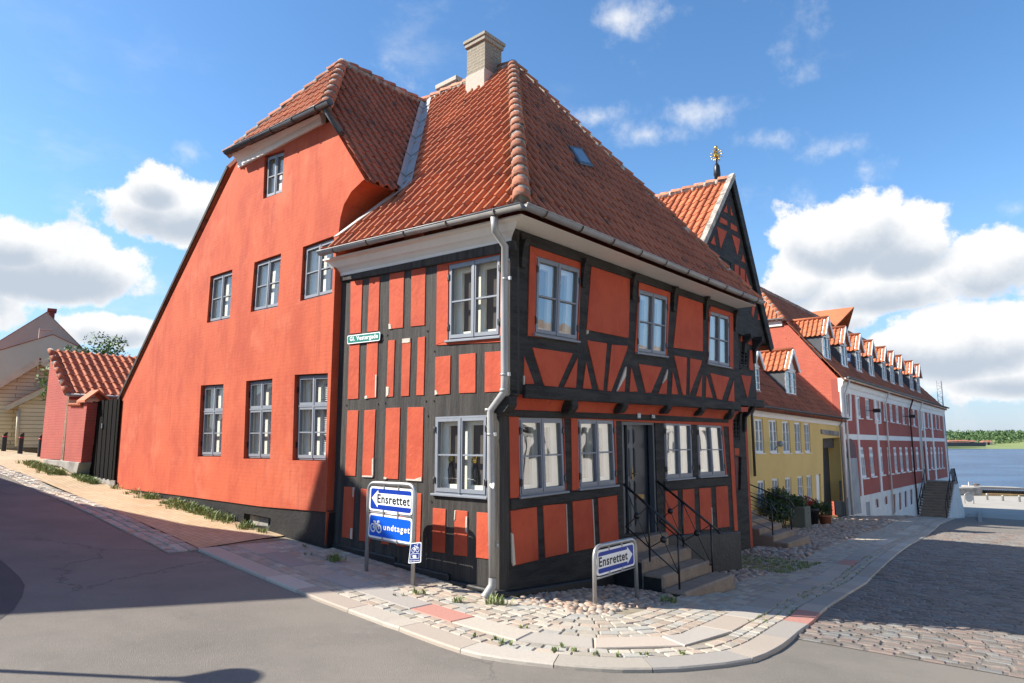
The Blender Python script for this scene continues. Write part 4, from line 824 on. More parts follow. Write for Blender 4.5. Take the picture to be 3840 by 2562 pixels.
# its steps, rails and boulders
T8=empty('side_steps','worn stone steps climbing to the gabled timber house with field stones beside','steps',UV(0,11.6,-1.1))
pq=[gh(*p) for p in X('e4',870,1370,670,1245)]
f_=[uv(p) for p in pq]; print('steps8',f_)
zs=G(pq[0]); u_,v_=uv(pq[0]); wv=2.0
for i in range(6):
    u0=u_+.42*i; zt=zs+.17*(i+1)
    mb=MB(); mb.prism([UV(u0,v_,zt),UV(u0+(.46 if i<5 else 1.0),v_,zt),UV(u0+(.46 if i<5 else 1.0),v_+wv,zt),UV(u0,v_+wv,zt)],ZUP*-(.17*(i+1)+.3)); mb.build('step','step',T8,bev=.03)
for k,(vv,lab) in enumerate(((v_+.15,'black iron railing of the gabled timber house, side nearer the corner house'),(v_+wv-.15,'black iron railing of the gabled timber house, side nearer the yellow house'))):
    o=empty('iron_railing',lab,'railing',UV(u_,vv,zs),'iron railings of the gabled house steps'); 
    p0=UV(u_+.5,vv,zs+.34+.9); p1=UV(u_+2.1,vv,zs+.17*5+.95); p2=UV(u_+2.6,vv,zs+.17*6+.9)
    mb=MB(); mb.tube([UV(u_+.35,vv,zs+1.0),p0,p1,p2],.022,6); mb.build('handrail','iron',o)
    for h_ in (.25,.5,.75): mb=MB(); mb.tube([p0-ZUP*h_,p1-ZUP*h_,p2-ZUP*h_],.011,5); mb.build('lower_rail','iron',o)
    for t in (0,.5,1.): b=p0+(p1-p0)*t; mb=MB(); mb.tube([b-ZUP*.95,b],.02,6); mb.build('post','iron',o)
rs=random.Random(3)
for px,r in ((('e4',140,1190),.42),(('e4',340,1130),.40),(('e4',20,1010),.3),(('e4',900,920),.2)):
    P=gh(*X(*px)[0]); mb=MB(); mb.ball(V(0,0,0),r,9,6,V(1,.85,.9)); 
    mb.v=[tuple(np.array(p)*(1+rs.uniform(-.13,.13))) for p in mb.v]; o=mb.build('field_boulder','stone',None); o.location=tuple(P+ZUP*r*.45); tag(o,'rough dark field boulder beside the steps of the gabled house','boulder','field boulders by the side steps')
# ================================================================ YELLOW HOUSE
vy0=PR.co(PR.hit(X('z8',150,400)[0]))[0]; vy1=PR.co(PR.hit(X('z8',948,400)[0]))[0]
zg0=PR.co(PR.hit(X('z8',300,50)[0]))[1]; zg1=PR.co(PR.hit(X('z8',965,148)[0]))[1]; zge=lambda v: zg0+(zg1-zg0)*(v-PR.co(PR.hit(X('z8',300,50)[0]))[0])/(PR.co(PR.hit(X('z8',965,148)[0]))[0]-PR.co(PR.hit(X('z8',300,50)[0]))[0])
print('yellow',vy0,vy1,zg0,zg1)
vy0-=2.
H9=empty('yellow_house','ochre yellow house with white windows, two white dormers and dark gateway','house',PR.at((vy0+vy1)/2,-1.6))
yu=[PR.q(X('z8',*p)) for p in ([265,145,330,148,345,412,278,412],[375,152,438,155,452,410,390,412],[480,163,535,165,550,410,490,412],[572,172,623,175,633,410,584,410],[648,178,692,180,703,407,661,408])]
yl=[PR.q(X('z8',*p)) for p in ([290,625,345,620,355,820,295,822],[402,608,452,606,460,790,410,790],[503,600,550,596,556,770,508,775],[598,590,640,587,648,750,604,755],[670,583,708,580,716,770,675,775])]
yd=PR.q(X('z8',742,575,778,572,786,812,750,815)); yg=PR.q(X('z8',793,298,925,290,962,915,806,872))
wall(H9,'wall',PR,[PR.at(vy0,-3),PR.at(vy1,-4),PR.at(vy1,zge(vy1)),PR.at(vy0,zge(vy0))],yu+yl+[yd,yg],.3,'yellow')
for i,w in enumerate(yu+yl): window(H9,w,NB,.05,m='whitewood',rows=3 if i<5 else 2,glass='glassB',fw=.05,cas=.035,sill=True)
mb=MB(); mb.prism([p-NB*.12 for p in yd],NB*.04); qbar(mb,yd,.2,.8,.08,.5,NB,-.08,-.06); qbar(mb,yd,.2,.8,.56,.94,NB,-.08,-.06); mb.build('door','whitewood',H9)
mb=MB(); qbar(mb,yg,-.02,1.02,-.02,1.02,NB,-1.2,-.6); mb.build('gateway_gate','door',H9); mb=MB()
for (s,a,b) in ((1,0,.93),): mb.prism([bil(yg,1,0)-NB*.3,bil(yg,1,.8)-NB*.3,bil(yg,1,.8)-NB*1.2,bil(yg,1,0)-NB*1.2],DB*.1)
mb.prism([bil(yg,0,0)-NB*.3,bil(yg,1,0)-NB*.3,bil(yg,1,0)-NB*1.2,bil(yg,0,0)-NB*1.2],ZUP*.1); mb.build('gateway_reveal','yellow',H9)
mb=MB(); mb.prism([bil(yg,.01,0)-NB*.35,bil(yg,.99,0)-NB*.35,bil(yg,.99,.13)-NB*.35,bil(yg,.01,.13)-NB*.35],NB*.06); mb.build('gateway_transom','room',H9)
mb=MB(); mb.prism(PR.q(X('z8',775,228,910,245,912,280,778,262)),NB*.06); mb.build('timber_lintel','footing',H9)
mb=MB(); mb.prism(PR.q(X('z8',880,780,955,785,962,905,888,890),.0),NB*.05); mb.prism(PR.q(X('z8',923,625,932,625,940,780,926,780)),NB*.04); mb.build('plinth','plinth',H9)
cy=MB(); profile_run(cy,[PR.at(vy0,zge(vy0)),PR.at(vy1+.1,zge(vy1))],[NB,NB],[(-.05,-.42),(.05,-.42),(.07,-.3),(.2,-.1),(.22,-.04),(-.05,-.04)]); cy.build('cornice','white',H9)
gutter(H9,[PR.at(vy0,zge(vy0),.33),PR.at(vy1+.1,zge(vy1),.33)],.075,'gutterdark')
vr0=PR.co(PR.hit(X('z8',948,300)[0]))[0]+.02; PGr=pv(vr0); ka,kb_=[PGr.co(PGr.hit(p)) for p in X('z7',1060,1200,700,866)]
tan=(kb_[1]-ka[1])/(kb_[0]-ka[0]); print('yroof',ka,kb_,math.degrees(math.atan(tan))); zy0=ka[1]-(ka[0]-3.8)*tan; ry=lambda v,d: PR.at(v,zy0+(zge(v)-zge(vr0))+d*tan,-d)
y0,y1,y2,y3=ry(vy0,-.3),ry(vy1,-.3),ry(vy1,6.8),ry(vy0,6.8)
tiles(H9,'roof',y0,y1,y2,[y0,y1,y2,y3],m='tileB',tw=.25,tl=.36)
for p in (('z8',246,110,272,590),('z8',930,200,985,900)):
    a,b=[PR.hit(q,.14) for q in X(p[0],*p[1:])]; mb=MB(); mb.tube([a+ZUP*.35+NB*.18,a,V(a[0],a[1],b[2])],.055,8); mb.build('downpipe','zinc' if p[1]>500 else 'gutterdark',H9)
lp=PR.hit(X('z8',415,385)[0],.05); mb=MB(); e=PR.hit(X('z8',465,340)[0],.5); mb.tube([lp,e],.015,5); mb.build('lamp_arm','iron',H9); mb=MB(); mb.ball(e,.14,10,6,V(1,1,.9)); mb.build('lamp_globe','lampglass',H9)
def dormer(parent,c,w,h,gh_,depth,du,dv,m_t,cheek,wm='whitewood',ornate=False,out=NB,name='dormer'):
    """c = bottom centre of the front face"""
    root=MB(); e=du; q=[c-e*w/2+ZUP*h,c+e*w/2+ZUP*h,c+e*w/2,c-e*w/2]
    root.prism([q[0]-ZUP*0,q[3],q[3]-out*depth,q[0]-out*depth],e*.05); root.prism([q[1],q[2],q[2]-out*depth,q[1]-out*depth],e*-.05); D=root.build(name,cheek,parent)
    ap=c+ZUP*(h+gh_); f=MB(); f.prism([q[0]+out*.01,q[1]+out*.01,ap+out*.01],out*-.06)
    ov=.10; 
    for s in (-1,1):
        a=c+e*s*(w/2+ov)+ZUP*(h-ov*gh_/(w/2)); f.bar(a+out*.22,ap+out*.22+ZUP*.02,.15,.045,out)
    f.bar(q[0]+out*.02-ZUP*.04,q[1]+out*.02-ZUP*.04,.09,.06,out); f.build('front_gable',wm,D)
    window(D,[q[0]-ZUP*.08,q[1]-ZUP*.08,q[2],q[3]],out,-.01,m=wm,rows=3 if ornate else 2,glass='glassB',fw=.05,cas=.035,lined=False,sill=True)
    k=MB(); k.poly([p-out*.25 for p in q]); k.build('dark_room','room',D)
    for s in (-1,1):
        a=c+e*s*(w/2+ov)+ZUP*(h-ov*gh_/(w/2))+out*.2; b=ap+out*.2; a2=a-out*(depth+.35); b2=b-out*(depth+1.7)
        if s<0: tiles(D,'dormer_roof',a,a2,b,[a,a2,b2,b],m=m_t,tw=.26,tl=.36,amp=.05)
        else:
            r_=MB(); r_.prism([a,a2,b2,b],ZUP*.05); r_.build('dormer_roof_far',m_t,D)
    r_=MB(); r_.tube([ap+out*.22+ZUP*.05,ap-out*(depth+1.6)+ZUP*.05],.09,8); r_.build('ridge',m_t,D); return D
Y0,Y1,Y2=y0,y1,y2
for cpx,wpx in ((('z7',645,1042),(600,690)),(('z7',322,1005),(285,357))):
    c=hitplane(X(*cpx)[0],Y0,Y1,Y2); pd=Pl(c,DB); top=pd.hit(X('z7',cpx[1],cpx[2]-232)[0]); w=abs(pd.co(pd.hit(X('z7',wpx[0],1040)[0]))[0]-pd.co(pd.hit(X('z7',wpx[1],1040)[0]))[0])
    w=max(w,1.0); h=top[2]-c[2]; print('dormer Y',uv(c),c[2],w,h)
    dormer(H9,c,w,h,w*.62,2.2,DB,None,'tileN','slategrey',ornate=True)
# ================================================================ LARGE RED BUILDING
vr0=PR.co(PR.hit(X('z8',948,300)[0]))[0]+.02; vr1=PR.co(PR.hit(X('z8',1738,300)[0]))[0]
er=[PR.hit(p,.42) for p in X('z7',1080,862,2022,1150)]; (ea,ez0),(eb,ez1)=PR.co(er[0]),PR.co(er[1]); ezf=lambda v: ez0+(ez1-ez0)*(v-ea)/(eb-ea)
print('red',vr0,vr1,ez0,ez1)
H10=empty('long_red_building','long dark red rendered building with white pilasters, stone base and nine dormers','building',PR.at((vr0+vr1)/2,-2.5))
up_=[[1115,1012,1165,1020,1172,1238,1122,1240],[1225,1050,1265,1056,1278,1252,1238,1250],[1310,1065,1348,1072,1360,1258,1325,1255],[1395,1075,1432,1085,1442,1272,1408,1270],[1475,1105,1500,1110,1508,1278,1485,1275],[1530,1118,1558,1124,1568,1288,1542,1285],[1587,1130,1613,1136,1622,1297,1598,1295],[1645,1145,1668,1150,1676,1308,1655,1305],[1700,1160,1720,1164,1728,1318,1710,1315],[1742,1170,1762,1175,1772,1328,1752,1325],[1795,1180,1815,1184,1824,1336,1805,1334],[1838,1197,1856,1201,1864,1340,1848,1337],[1875,1205,1892,1209,1899,1343,1884,1340],[1912,1213,1925,1217,1932,1348,1920,1345],[1945,1220,1958,1224,1965,1353,1953,1350],[1977,1228,1990,1231,1997,1358,1985,1355]]
lo_=[(1078,1108,1100,1138,603,600),(1150,1180,1170,1200,592,588),(1225,1253,1240,1268,580,576),(1290,1316,1305,1332,572,568),(1340,1362,1356,1378,565,561),(1385,1407,1400,1423,558,554),(1430,1452,1445,1467,552,549),(1475,1495,1490,1510,547,544),(1512,1532,1525,1547,543,541),(1590,1607,1600,1618,538,536),(1626,1641,1636,1651,534,532),(1658,1671,1667,1681,531,529),(1685,1697,1693,1705,528,526),(1710,1721,1718,1729,525,523)]
ba_=[(1190,768,1218,764,1224,828,1196,834),(1262,748,1288,744,1292,803,1266,808),(1325,733,1350,728,1354,872,1330,882),(1375,718,1395,714,1398,845,1380,852),(1418,707,1438,703,1441,825,1422,832),(1463,694,1482,690,1485,805,1467,812),(1507,682,1523,679,1526,795,1511,800)]
QW=[PR.q(X('z7',*p)) for p in up_]; QWl=[PR.q(X('z8',a,365,b,366,d,f,c,e)) for a,b,c,d,e,f in lo_]; QB=[PR.q(X('z8',*p)) for p in ba_]
dq=PR.q(X('z8',1560,358,1580,358,1600,622,1572,622)); arq=PR.q(X('z8',968,450,1048,450,1085,875,985,890))
wall(H10,'wall',PR,[PR.at(vr0,-5),PR.at(vr1,-6.5),PR.at(vr1,ezf(vr1)-.05),PR.at(vr0,ezf(vr0)-.05)],QW+QWl+QB+[dq],.4,'redwall')
for i,w in enumerate(QW+QWl): window(H10,w,NB,.03,m='whitewood',rows=3 if i<len(QW) else 2,transom=0 if i<len(QW) else .28,glass='glassB',fw=.08,cas=.05,sill=True)
for w in QB: window(H10,w,NB,.08,m='whitewood',rows=2,glass='glassB',fw=.05,cas=.035,sill=False)
def strip(px,o,m='white',name='band'):
    mb=MB(); q=PR.q(px) if isinstance(px[0],tuple) else px; mb.prism(q,NB*o,None,NB*-.02); return mb.build(name,m,H10)
# base with holes for the cellar windows
bt=[PR.hit(p) for p in X('z8',1100,742,1738,600)]; (b0,bz0),(b1,bz1)=PR.co(bt[0]),PR.co(bt[1]); bz=lambda v: bz0+(bz1-bz0)*(v-b0)/(b1-b0)
wall(H10,'base',PR,[PR.at(vr0,-5),PR.at(vr1,-6.5),PR.at(vr1,bz(vr1)),PR.at(vr0,bz(vr0))],QB+[PR.q(X('z8',1118,792,1150,785,1158,888,1126,895))]+[],.06,'whitewall',off=.05)
strip(X('z8',1118,792,1150,785,1158,888,1126,895),.02,'grey','cellar_door')
for p in ([962,262,1736,298,1738,322,966,306],): strip(X('z8',*p),.035)
pil=[(1041,1053,1081,1093,735,2),(1194,1206,1228,1240,705,2),(1524,1533,1555,1564,630,1.5),(1562,1571,1594,1603,620,1.5),(1625,1634,1653,1662,610,1.5)]
def ytop(x): return 30+(x-1000)*.083*0-(0)
for (a,b,c,d,yb,_) in pil:
    pa=PR.co(PR.hit(X('z8',(a+c)/2,300)[0]))[0]; pb2=PR.co(PR.hit(X('z8',(b+d)/2,300)[0]))[0]; strip([PR.at(pa,bz(pa)),PR.at(pb2,bz(pb2)),PR.at(pb2,ezf(pb2)-.7),PR.at(pa,ezf(pa)-.7)],.055,'white','pilaster')
strip([PR.at(vr0,-4.5),PR.at(vr0+.35,-4.5),PR.at(vr0+.35,ezf(vr0)-.5),PR.at(vr0,ezf(vr0)-.5)],.062,'white','pilaster'); strip([PR.at(vr1-.4,-6),PR.at(vr1+.03,-6),PR.at(vr1+.03,ezf(vr1)-.5),PR.at(vr1-.4,ezf(vr1)-.5)],.062,'white','pilaster')
strip(arq,.072,'grey','walled_up_arch'); mb=MB(); ac=bil(arq,.5,0); rw_=np.linalg.norm(arq[1]-arq[0])/2
mb.prism([ac+DB*rw_*math.cos(math.pi*k/10)+ZUP*rw_*math.sin(math.pi*k/10) for k in range(11)],NB*.068); mb.build('arch_head','browndoor',H10)
mb=MB(); mb.prism([p-NB*.2 for p in dq],NB*.05); mb.build('door','grey',H10)
for i in (0,3,10):
    q=QW[i]; w=np.linalg.norm(q[1]-q[0]); mb=MB()
    for a in ((-.28,-.02,-.06,1.08),(1.02,1.28,-.06,1.08),(-.28,1.28,1.08,1.16),(-.28,1.28,-.1,-.03)): qbar(mb,q,*a,NB,0,.05)
    mb.build('window_surround','white',H10)
for q in QW+QWl:
    mb=MB(); qbar(mb,q,-.12,1.12,1.0,1.045,NB,0,.1); mb.build('window_ledge','white',H10)
cy=MB(); profile_run(cy,[PR.at(vr0-.02,ezf(vr0)),PR.at(vr1+.1,ezf(vr1))],[NB,NB],[(-.05,-.75),(.07,-.75),(.09,-.5),(.16,-.42),(.2,-.2),(.36,-.06),(.36,0),(-.05,0)]); cy.build('cornice','white',H10)
gutter(H10,[PR.at(vr0-.1,ezf(vr0)+.05,.47),PR.at(vr1+.2,ezf(vr1)+.05,.47)],.09,'gutterdark')
for x0,x1,yb,m in ((1255,1320,890,'whitewall'),(1453,1498,800,'browndoor'),(1540,1560,600,'whitewall'),(952,995,905,'whitewall')):
    a=PR.co(PR.hit(X('z8',(x0+x1)/2,400)[0]))[0]; mb=MB(); mb.tube([PR.at(a,ezf(a)-.1,.42),PR.at(a,ezf(a)-.9,.14),PR.at(a,Guv(3.8,a)+.1,.14)],.055,6); mb.build('downpipe',m,H10)
for p in (('z8',1130,85,1190,85),('z8',1415,128,1450,128)):
    a,b=X(p[0],*p[1:]); A_=PR.hit(a,.05); mb=MB(); mb.tube([A_,A_+NB*.5],.025,5); mb.box(A_+NB*.6,DB,NB,ZUP,.35,.4,.22); mb.build('wall_lamp','iron',H10)
# coral gable with half hip, and roof
PGr=pv(vr0); prr=lambda p: PGr.hit(X('z7',*p)[0])
kf=PGr.co(prr((1075,850))); kt=PGr.co(prr((655,430))); hh=PGr.co(prr((572,385)))
print('coral gable',kf,kt,hh)
pitch=(kt[1]-kf[1])/(kt[0]-kf[0]); print('pitch',math.degrees(math.atan(pitch)))
ue=3.8-.35; dpt=9.5; ur=3.8+dpt/2
zr_=lambda u,v: kf[1]+ezf(v)-ezf(vr0)+(u-kf[0])*pitch
uh=hh[0]; zh=zr_(uh,vr0)
gq=[PGr.at(3.82,-4),PGr.at(3.8+dpt,-4),PGr.at(3.8+dpt,ezf(vr0)),PGr.at(3.8+dpt-(uh-3.8),zh-.1),PGr.at(uh,zh-.1),PGr.at(3.82,ezf(vr0)-.02)]
mb=MB(); mb.prism(gq,DB*.4,[PGr.co(p) for p in gq]); mb.build('gable_wall','coral',H10)
rp=lambda u,v: UV(u,v,zr_(u,v))
vtop=vr0+(ur-uh)*pitch/math.tan(R(60)); A0,A1=rp(ue,vr0-.15),rp(ue,vr1+.2); T0=rp(ur,vtop); T1=rp(ur,vr1-3.2); Hh=rp(uh-.15,vr0-.2)
tiles(H10,'roof_slope',A0,A1,T0,[A0,A1,T1,T0,Hh],m='tileB',tw=.27,tl=.4,amp=.03,seg=5)
hb2=UV(2*ur-uh+.15,vr0-.2,Hh[2]); tiles(H10,'half_hip_slope',Hh,hb2,T0,[Hh,hb2,T0],m='tileN',tw=.26,tl=.4,amp=.05)
mb=MB(); mb.poly([A1,T1,UV(2*ur-ue,vr1+.2,A1[2])]); mb.poly([T0,T1,UV(2*ur-ue,vr1+.2,A1[2]),UV(2*ur-ue,vr0,A0[2]),hb2]); mb.poly([UV(3.8,vr1,-6),UV(3.8,vr1,ezf(vr1)),UV(3.8+dpt,vr1,ezf(vr1)),UV(3.8+dpt,vr1,-6)]); mb.build('rear_roof_slope','tileB',H10)
ridge(H10,'hip_tile',Hh+ZUP*.05,T0,.14,.38,'tileN'); ridge(H10,'ridge_tile',T1,T0,.13,.4,'tileN')
mb=MB(); profile_run(mb,[PGr.at(uh+.05,zh-.45),PGr.at(2*ur-uh,zh-.45)],[PGr.out,PGr.out],[(-.05,0),(.08,0),(.1,.15),(.2,.3),(.22,.38),(-.05,.38)]); mb.build('gable_cornice','white',H10)
gutter(H10,[PGr.at(uh-.15,zh-.02,.28),PGr.at(2*ur-uh,zh-.02,.28)],.08,'zinc')
# back cross-gable seen over the ridge
cgc=pu(ur+1.0).hit(X('z7',900,292)[0]); vv=uv(cgc)[1]; zz=cgc[2]; mb=MB()
mb.prism([UV(ur-1.6,vv,zz),UV(ur+3,vv,zz),UV(ur+3,vv-2.2,zz-2.2),UV(ur-.2,vv-2.2,zz-2.2)],ZUP*.1); mb.prism([UV(ur-1.6,vv,zz),UV(ur+3,vv,zz),UV(ur+3,vv+2.2,zz-2.2),UV(ur-.2,vv+2.2,zz-2.2)],ZUP*.1); mb.build('cross_roof','tileN',H10)
# nine dormers: one built, the rest copied
dpx=[(968,716,935,1000,520,315),(1128,785),(1260,830),(1375,870),(1491,910),(1563,940),(1640,965),(1738,1000),(1800,1020)]
c1=hitplane(X('z7',968,718)[0],A0,A1,T0); pd=Pl(c1,DB); wq_=pd.q(X('z7',935,520,1000,530,1000,716,935,700)); wd=np.linalg.norm(wq_[1]-wq_[0])*1.0; hd=np.linalg.norm(wq_[3]-wq_[0]); ga=pd.hit(X('z7',968,320)[0])[2]-c1[2]-hd
print('dormer R',wd,hd,ga,uv(c1),vr0)
if uv(c1)[1]<vr0+wd/2+.15: c1=c1+DB*(vr0+wd/2+.15-uv(c1)[1])
D1=dormer(H10,c1,wd*.95,hd*1.2,ga*.66,1.9,DB,None,'tileN','slategrey')
def copy_tree(o,par,off):
    c=o.copy(); COL.objects.link(c); c.parent=par
    if off is not None: c.location=tuple(np.array(o.location)+off)
    for ch in list(o.children): copy_tree(ch,c,None)
    return c
for p in dpx[1:]:
    c=hitplane(X('z7',p[0],p[1])[0],A0,A1,T0); copy_tree(D1,H10,c-c1)
c=hitplane(X('z7',1140,760)[0],A0,A1,T0); pb_=Pl(c+NB*.1,DB); bq=pb_.q(X('z7',1105,668,1178,664,1182,740,1108,748)); mb=MB(); mb.prism(bq,NB*.02); o=mb.build('banner','navy',None,org=bq[3]); tag(o,'small navy blue and white banner hung at a dormer of the long red building','banner'); mb=MB(); qbar(mb,bq,.15,.85,.55,.85,NB,.02,.026); mb.build('white_patch','signwhite',o)

# double stair to the entrance
ve=PR.co(bil(dq,.5,1))[0]; zl=PR.co(bil(dq,.5,1))[1]; SR=empty('entrance_stair','tall dark stone double stair with white plastered side at the long red building','stairs',UV(2.6,ve,Guv(2.6,ve)))
us=1.8; ns=13; ln_=.3; lf_=.15; zg=Guv(us,ve-.8-ln_*ns)
print('stair',ve,zl,zg)
mb=MB(); mb.prism([UV(3.75,ve-.8,zl),UV(us,ve-.8,zl),UV(us,ve+.8,zl),UV(3.75,ve+.8,zl)],ZUP*-.18); mb.build('landing','step',SR,bev=.02)
for i in range(ns):
    zt=zl-(i+1)*(zl-zg)/ns; 
    for sgn in (-1,1):
        tr=ln_ if sgn<0 else lf_; a,b=ve+sgn*(.8+tr*i),ve+sgn*(.8+tr*(i+1)+.03); mb=MB(); mb.prism([UV(3.75,a,zt),UV(us,a,zt),UV(us,b,zt),UV(3.75,b,zt)],ZUP*-.2); mb.build('step','step',SR,bev=.015)
for uo in (us+.06,3.70):
    mb=MB(); mb.prism([UV(uo,ve-.8-ln_*ns,zg-.8),UV(uo,ve-.8-ln_*ns,zg-.05),UV(uo,ve-.8,zl-.2),UV(uo,ve+.8,zl-.2),UV(uo,ve+.8+lf_*ns,zg-.05),UV(uo,ve+.8+lf_*ns,zg-1.2)],DA*-.12); mb.build('side_wall','whitewall',SR)
for uo in (us+.1,3.6):
    mb=MB(); P=[UV(uo,ve-.8-ln_*ns,zg+.95),UV(uo,ve-.8,zl+.95),UV(uo,ve+.8,zl+.95),UV(uo,ve+.8+lf_*ns,zg+.95)]
    if uo>3: P=P[:2]
    mb.tube(P,.035,6)
    for a,b in zip(P[:-1],P[1:]):
        for t in np.linspace(0,1,5): p=a+(b-a)*t; mb.tube([p-ZUP*.95,p],.025,5)
    mb.build('railing','iron',SR)
# ================================================================ GROUND, PAVEMENTS, STREETS
def sheet(name,poly,off,m,step=1.5,rot=None,kind='structure',skirt=0.):
    """terrain-following sheet over a polygon given in (u,v)"""
    us=[p[0] for p in poly];vs_=[p[1] for p in poly]; pts=[Vector(p) for p in poly]; n=len(poly); es=[(i,(i+1)%n) for i in range(n)]
    for a in np.arange(min(us)+step/2,max(us),step):
        for b in np.arange(min(vs_)+step/2,max(vs_),step):
            if inside((a,b),poly): pts.append(Vector((a,b)))
    r=delaunay_2d_cdt(pts,es,[],0,1e-5); P=[tuple(p) for p in r[0]]; mb=MB(); fs=[]
    for f in r[2]:
        c=(sum(P[i][0] for i in f)/3,sum(P[i][1] for i in f)/3)
        if inside(c,poly): fs.append(tuple(f))
    co=[UV(a,b,Guv(a,b)+off) for a,b in P]
    if np.cross(co[fs[0][1]]-co[fs[0][0]],co[fs[0][2]]-co[fs[0][0]])[2]<0: fs=[f[::-1] for f in fs]
    if rot is None: uvs=P
    else: c,s=rot; uvs=[(a*c[0]+b*c[1],a*s[0]+b*s[1]) for a,b in P]
    mb.add(co,fs,uvs,.5,True); 
    if skirt:
        k=len(mb.v); A=[UV(a,b,Guv(a,b)+off) for a,b in poly]; B=[p-ZUP*skirt for p in A]; mb.add(A+B,[(i,(i+1)%n,n+(i+1)%n,n+i) for i in range(n)])
    o=mb.build(name,m,None,org=UV(poly[0][0],poly[0][1],0)); o['kind']=kind; return o
uvh=lambda x,y,o=0.: tuple(uv(gh(x,y,o)))
gr_=MB(); US=list(np.arange(-45,40,1.5))+list(np.arange(40,200,8)); VS=list(np.arange(-60,62.1,1.5))
gr_.add([UV(a,b,Guv(a,b)-.042) for b in VS for a in US],[(j*len(US)+i,j*len(US)+i+1,(j+1)*len(US)+i+1,(j+1)*len(US)+i) for j in range(len(VS)-1) for i in range(len(US)-1)],[(a,b) for b in VS for a in US],.5,True)
tag(gr_.build('road','asphalt'),kind='structure')
# older dark patch of asphalt at the left edge
o=sheet('road_patch',[uvh(*p,-.075) for p in X('g1',-300,820,0,830,60,880,120,940,150,990,130,1060,80,1140,0,1200,-300,1260)],-.038,'asphaltN',.8)
# kerb line, resampled
KP=[uvh(*p) for p in X('f',742,2057,960,2150,1196,2244,1450,2338,1557,2377,1739,2439,1880,2466,2025,2484,2180,2499,2335,2507,2500,2505,2620,2497,2823,2470,2921,2427,3007,2360,3050,2329,3123,2262,3307,2127,3405,2047,3503,1986,3600,1940,3680,1913)]
def resample(P,st=.06):
    out=[]; P=[V(*p) for p in P]; Q=[2*P[0]-P[1]]+P+[2*P[-1]-P[-2]]
    for i in range(1,len(Q)-2):
        n=max(2,int(np.linalg.norm(Q[i+1]-Q[i])/st))
        for k in range(n):
            t=k/n; out.append(.5*((2*Q[i])+(-Q[i-1]+Q[i+1])*t+(2*Q[i-1]-5*Q[i]+4*Q[i+1]-Q[i+2])*t*t+(-Q[i-1]+3*Q[i]-3*Q[i+1]+Q[i+2])*t**3))
    return np.array(out+[Q[-2]])
class Curve:
    def __init__(s,P):
        s.p=resample(P); d=np.gradient(s.p,axis=0); d/=np.linalg.norm(d,axis=1)[:,None]
        k=25; ker=np.ones(k)/k; d=np.stack([np.convolve(np.pad(d[:,i],k//2,'edge'),ker,'valid') for i in (0,1)],1); d/=np.linalg.norm(d,axis=1)[:,None]
        s.n=np.stack([d[:,1],-d[:,0]],1)
    def off(s,d): q=s.p+s.n*d; L=np.concatenate([[0],np.cumsum(np.linalg.norm(np.diff(q,axis=0),axis=1))]); return q,L
def stone(mb,c4,h,tint,gap=.008,r=.012,base=-.07,tilt=0.,dome=0.):
    """one paving stone over four (u,v) corners"""
    c=sum(V(*p) for p in c4)/4; q=[]
    for p in c4:
        w=c-V(*p); L=np.linalg.norm(w); q.append(V(*p)+w*min(.4,gap/max(L,.01)))
    z0=Guv(*c); tx,ty=RNG.normal(0,tilt,2) if tilt else (0,0)
    def P(p,ins,z): 
        w=c-p; L=np.linalg.norm(w); p2=p+w*min(.5,ins/max(L,.01)); return UV(p2[0],p2[1],Guv(*p2)+z+tx*(p2[0]-c[0])+ty*(p2[1]-c[1]))
    vs=[P(p,0,base) for p in q]+[P(p,0,h-r) for p in q]+[P(p,r*1.3,h) for p in q]
    fs=[(8,9,10,11)]+[(a+i,a+(i+1)%4,a+4+(i+1)%4,a+4+i) for a in (0,4) for i in range(4)]
    if dome: vs.append(UV(c[0],c[1],z0+h+dome)); fs=fs[1:]+[(8+i,8+(i+1)%4,12) for i in range(4)]
    n=(np.cross(np.array(vs[9])-vs[8],np.array(vs[11])-vs[8]))[2]
    if n<0: fs=[f[::-1] for f in fs]
    mb.add(vs,fs,None,tint,False)
def inhouse(u,v,m=.0):
    return (u>-.02-m and v>-.02-m and v<8.4) or (u>3.9 and v>-.17-m and v<9) or (v>=8.4 and u>1.5-m and v<14.5) or (v>14 and u>3.75-m) or (-1.42-m<u<0 and 2.7-m<v<4.65+m)
K=Curve(KP)
def stone_row(mb,cv,d0,d1,l0,l1,rs,h=.0,hj=.006,gap=.008,smax=1e9,cond=None,tilt=.0,r=.012,tints=(.1,.9),base=-.07,dome=0.):
    q0,_=cv.off(d0); q1,_=cv.off(d1); qm,L=cv.off((d0+d1)/2); s=rs.uniform(0,l0)*0; n=len(L)
    while s<min(L[-1],smax):
        ln=rs.uniform(l0,l1); 
        if qm[np.searchsorted(L,s) if s<L[-1] else -1][1]>30: ln*=2
        i=min(n-1,np.searchsorted(L,s)); j=min(n-1,np.searchsorted(L,s+ln)); s+=ln
        if j-i<1: continue
        c=(qm[i]+qm[j])/2
        if inhouse(c[0],c[1]) or (cond and not cond(c)): continue
        stone(mb,[q0[i],q0[j],q1[j],q1[i]],h+rs.uniform(-hj,hj),rs.uniform(*tints),gap,r,base,tilt,dome)
rs=random.Random(11)
far=K.p[-1]
pave=[tuple(p) for p in K.off(.06)[0][::6]]+[tuple(K.off(.06)[0][-1]),(4.2,far[1]+.5),(4.2,8.6),(.4,8.2),(.4,.4),(4.2,.3),(5.35,.3),(5.3,-.6),(5.12,-1.84)]
sheet('pavement',pave,-.02,'joint',1.2)
kb=MB(); pk=MB(); kr=random.Random(5); q0,_=K.off(0.); q1,_=K.off(.32); qm,L=K.off(.16); s=0
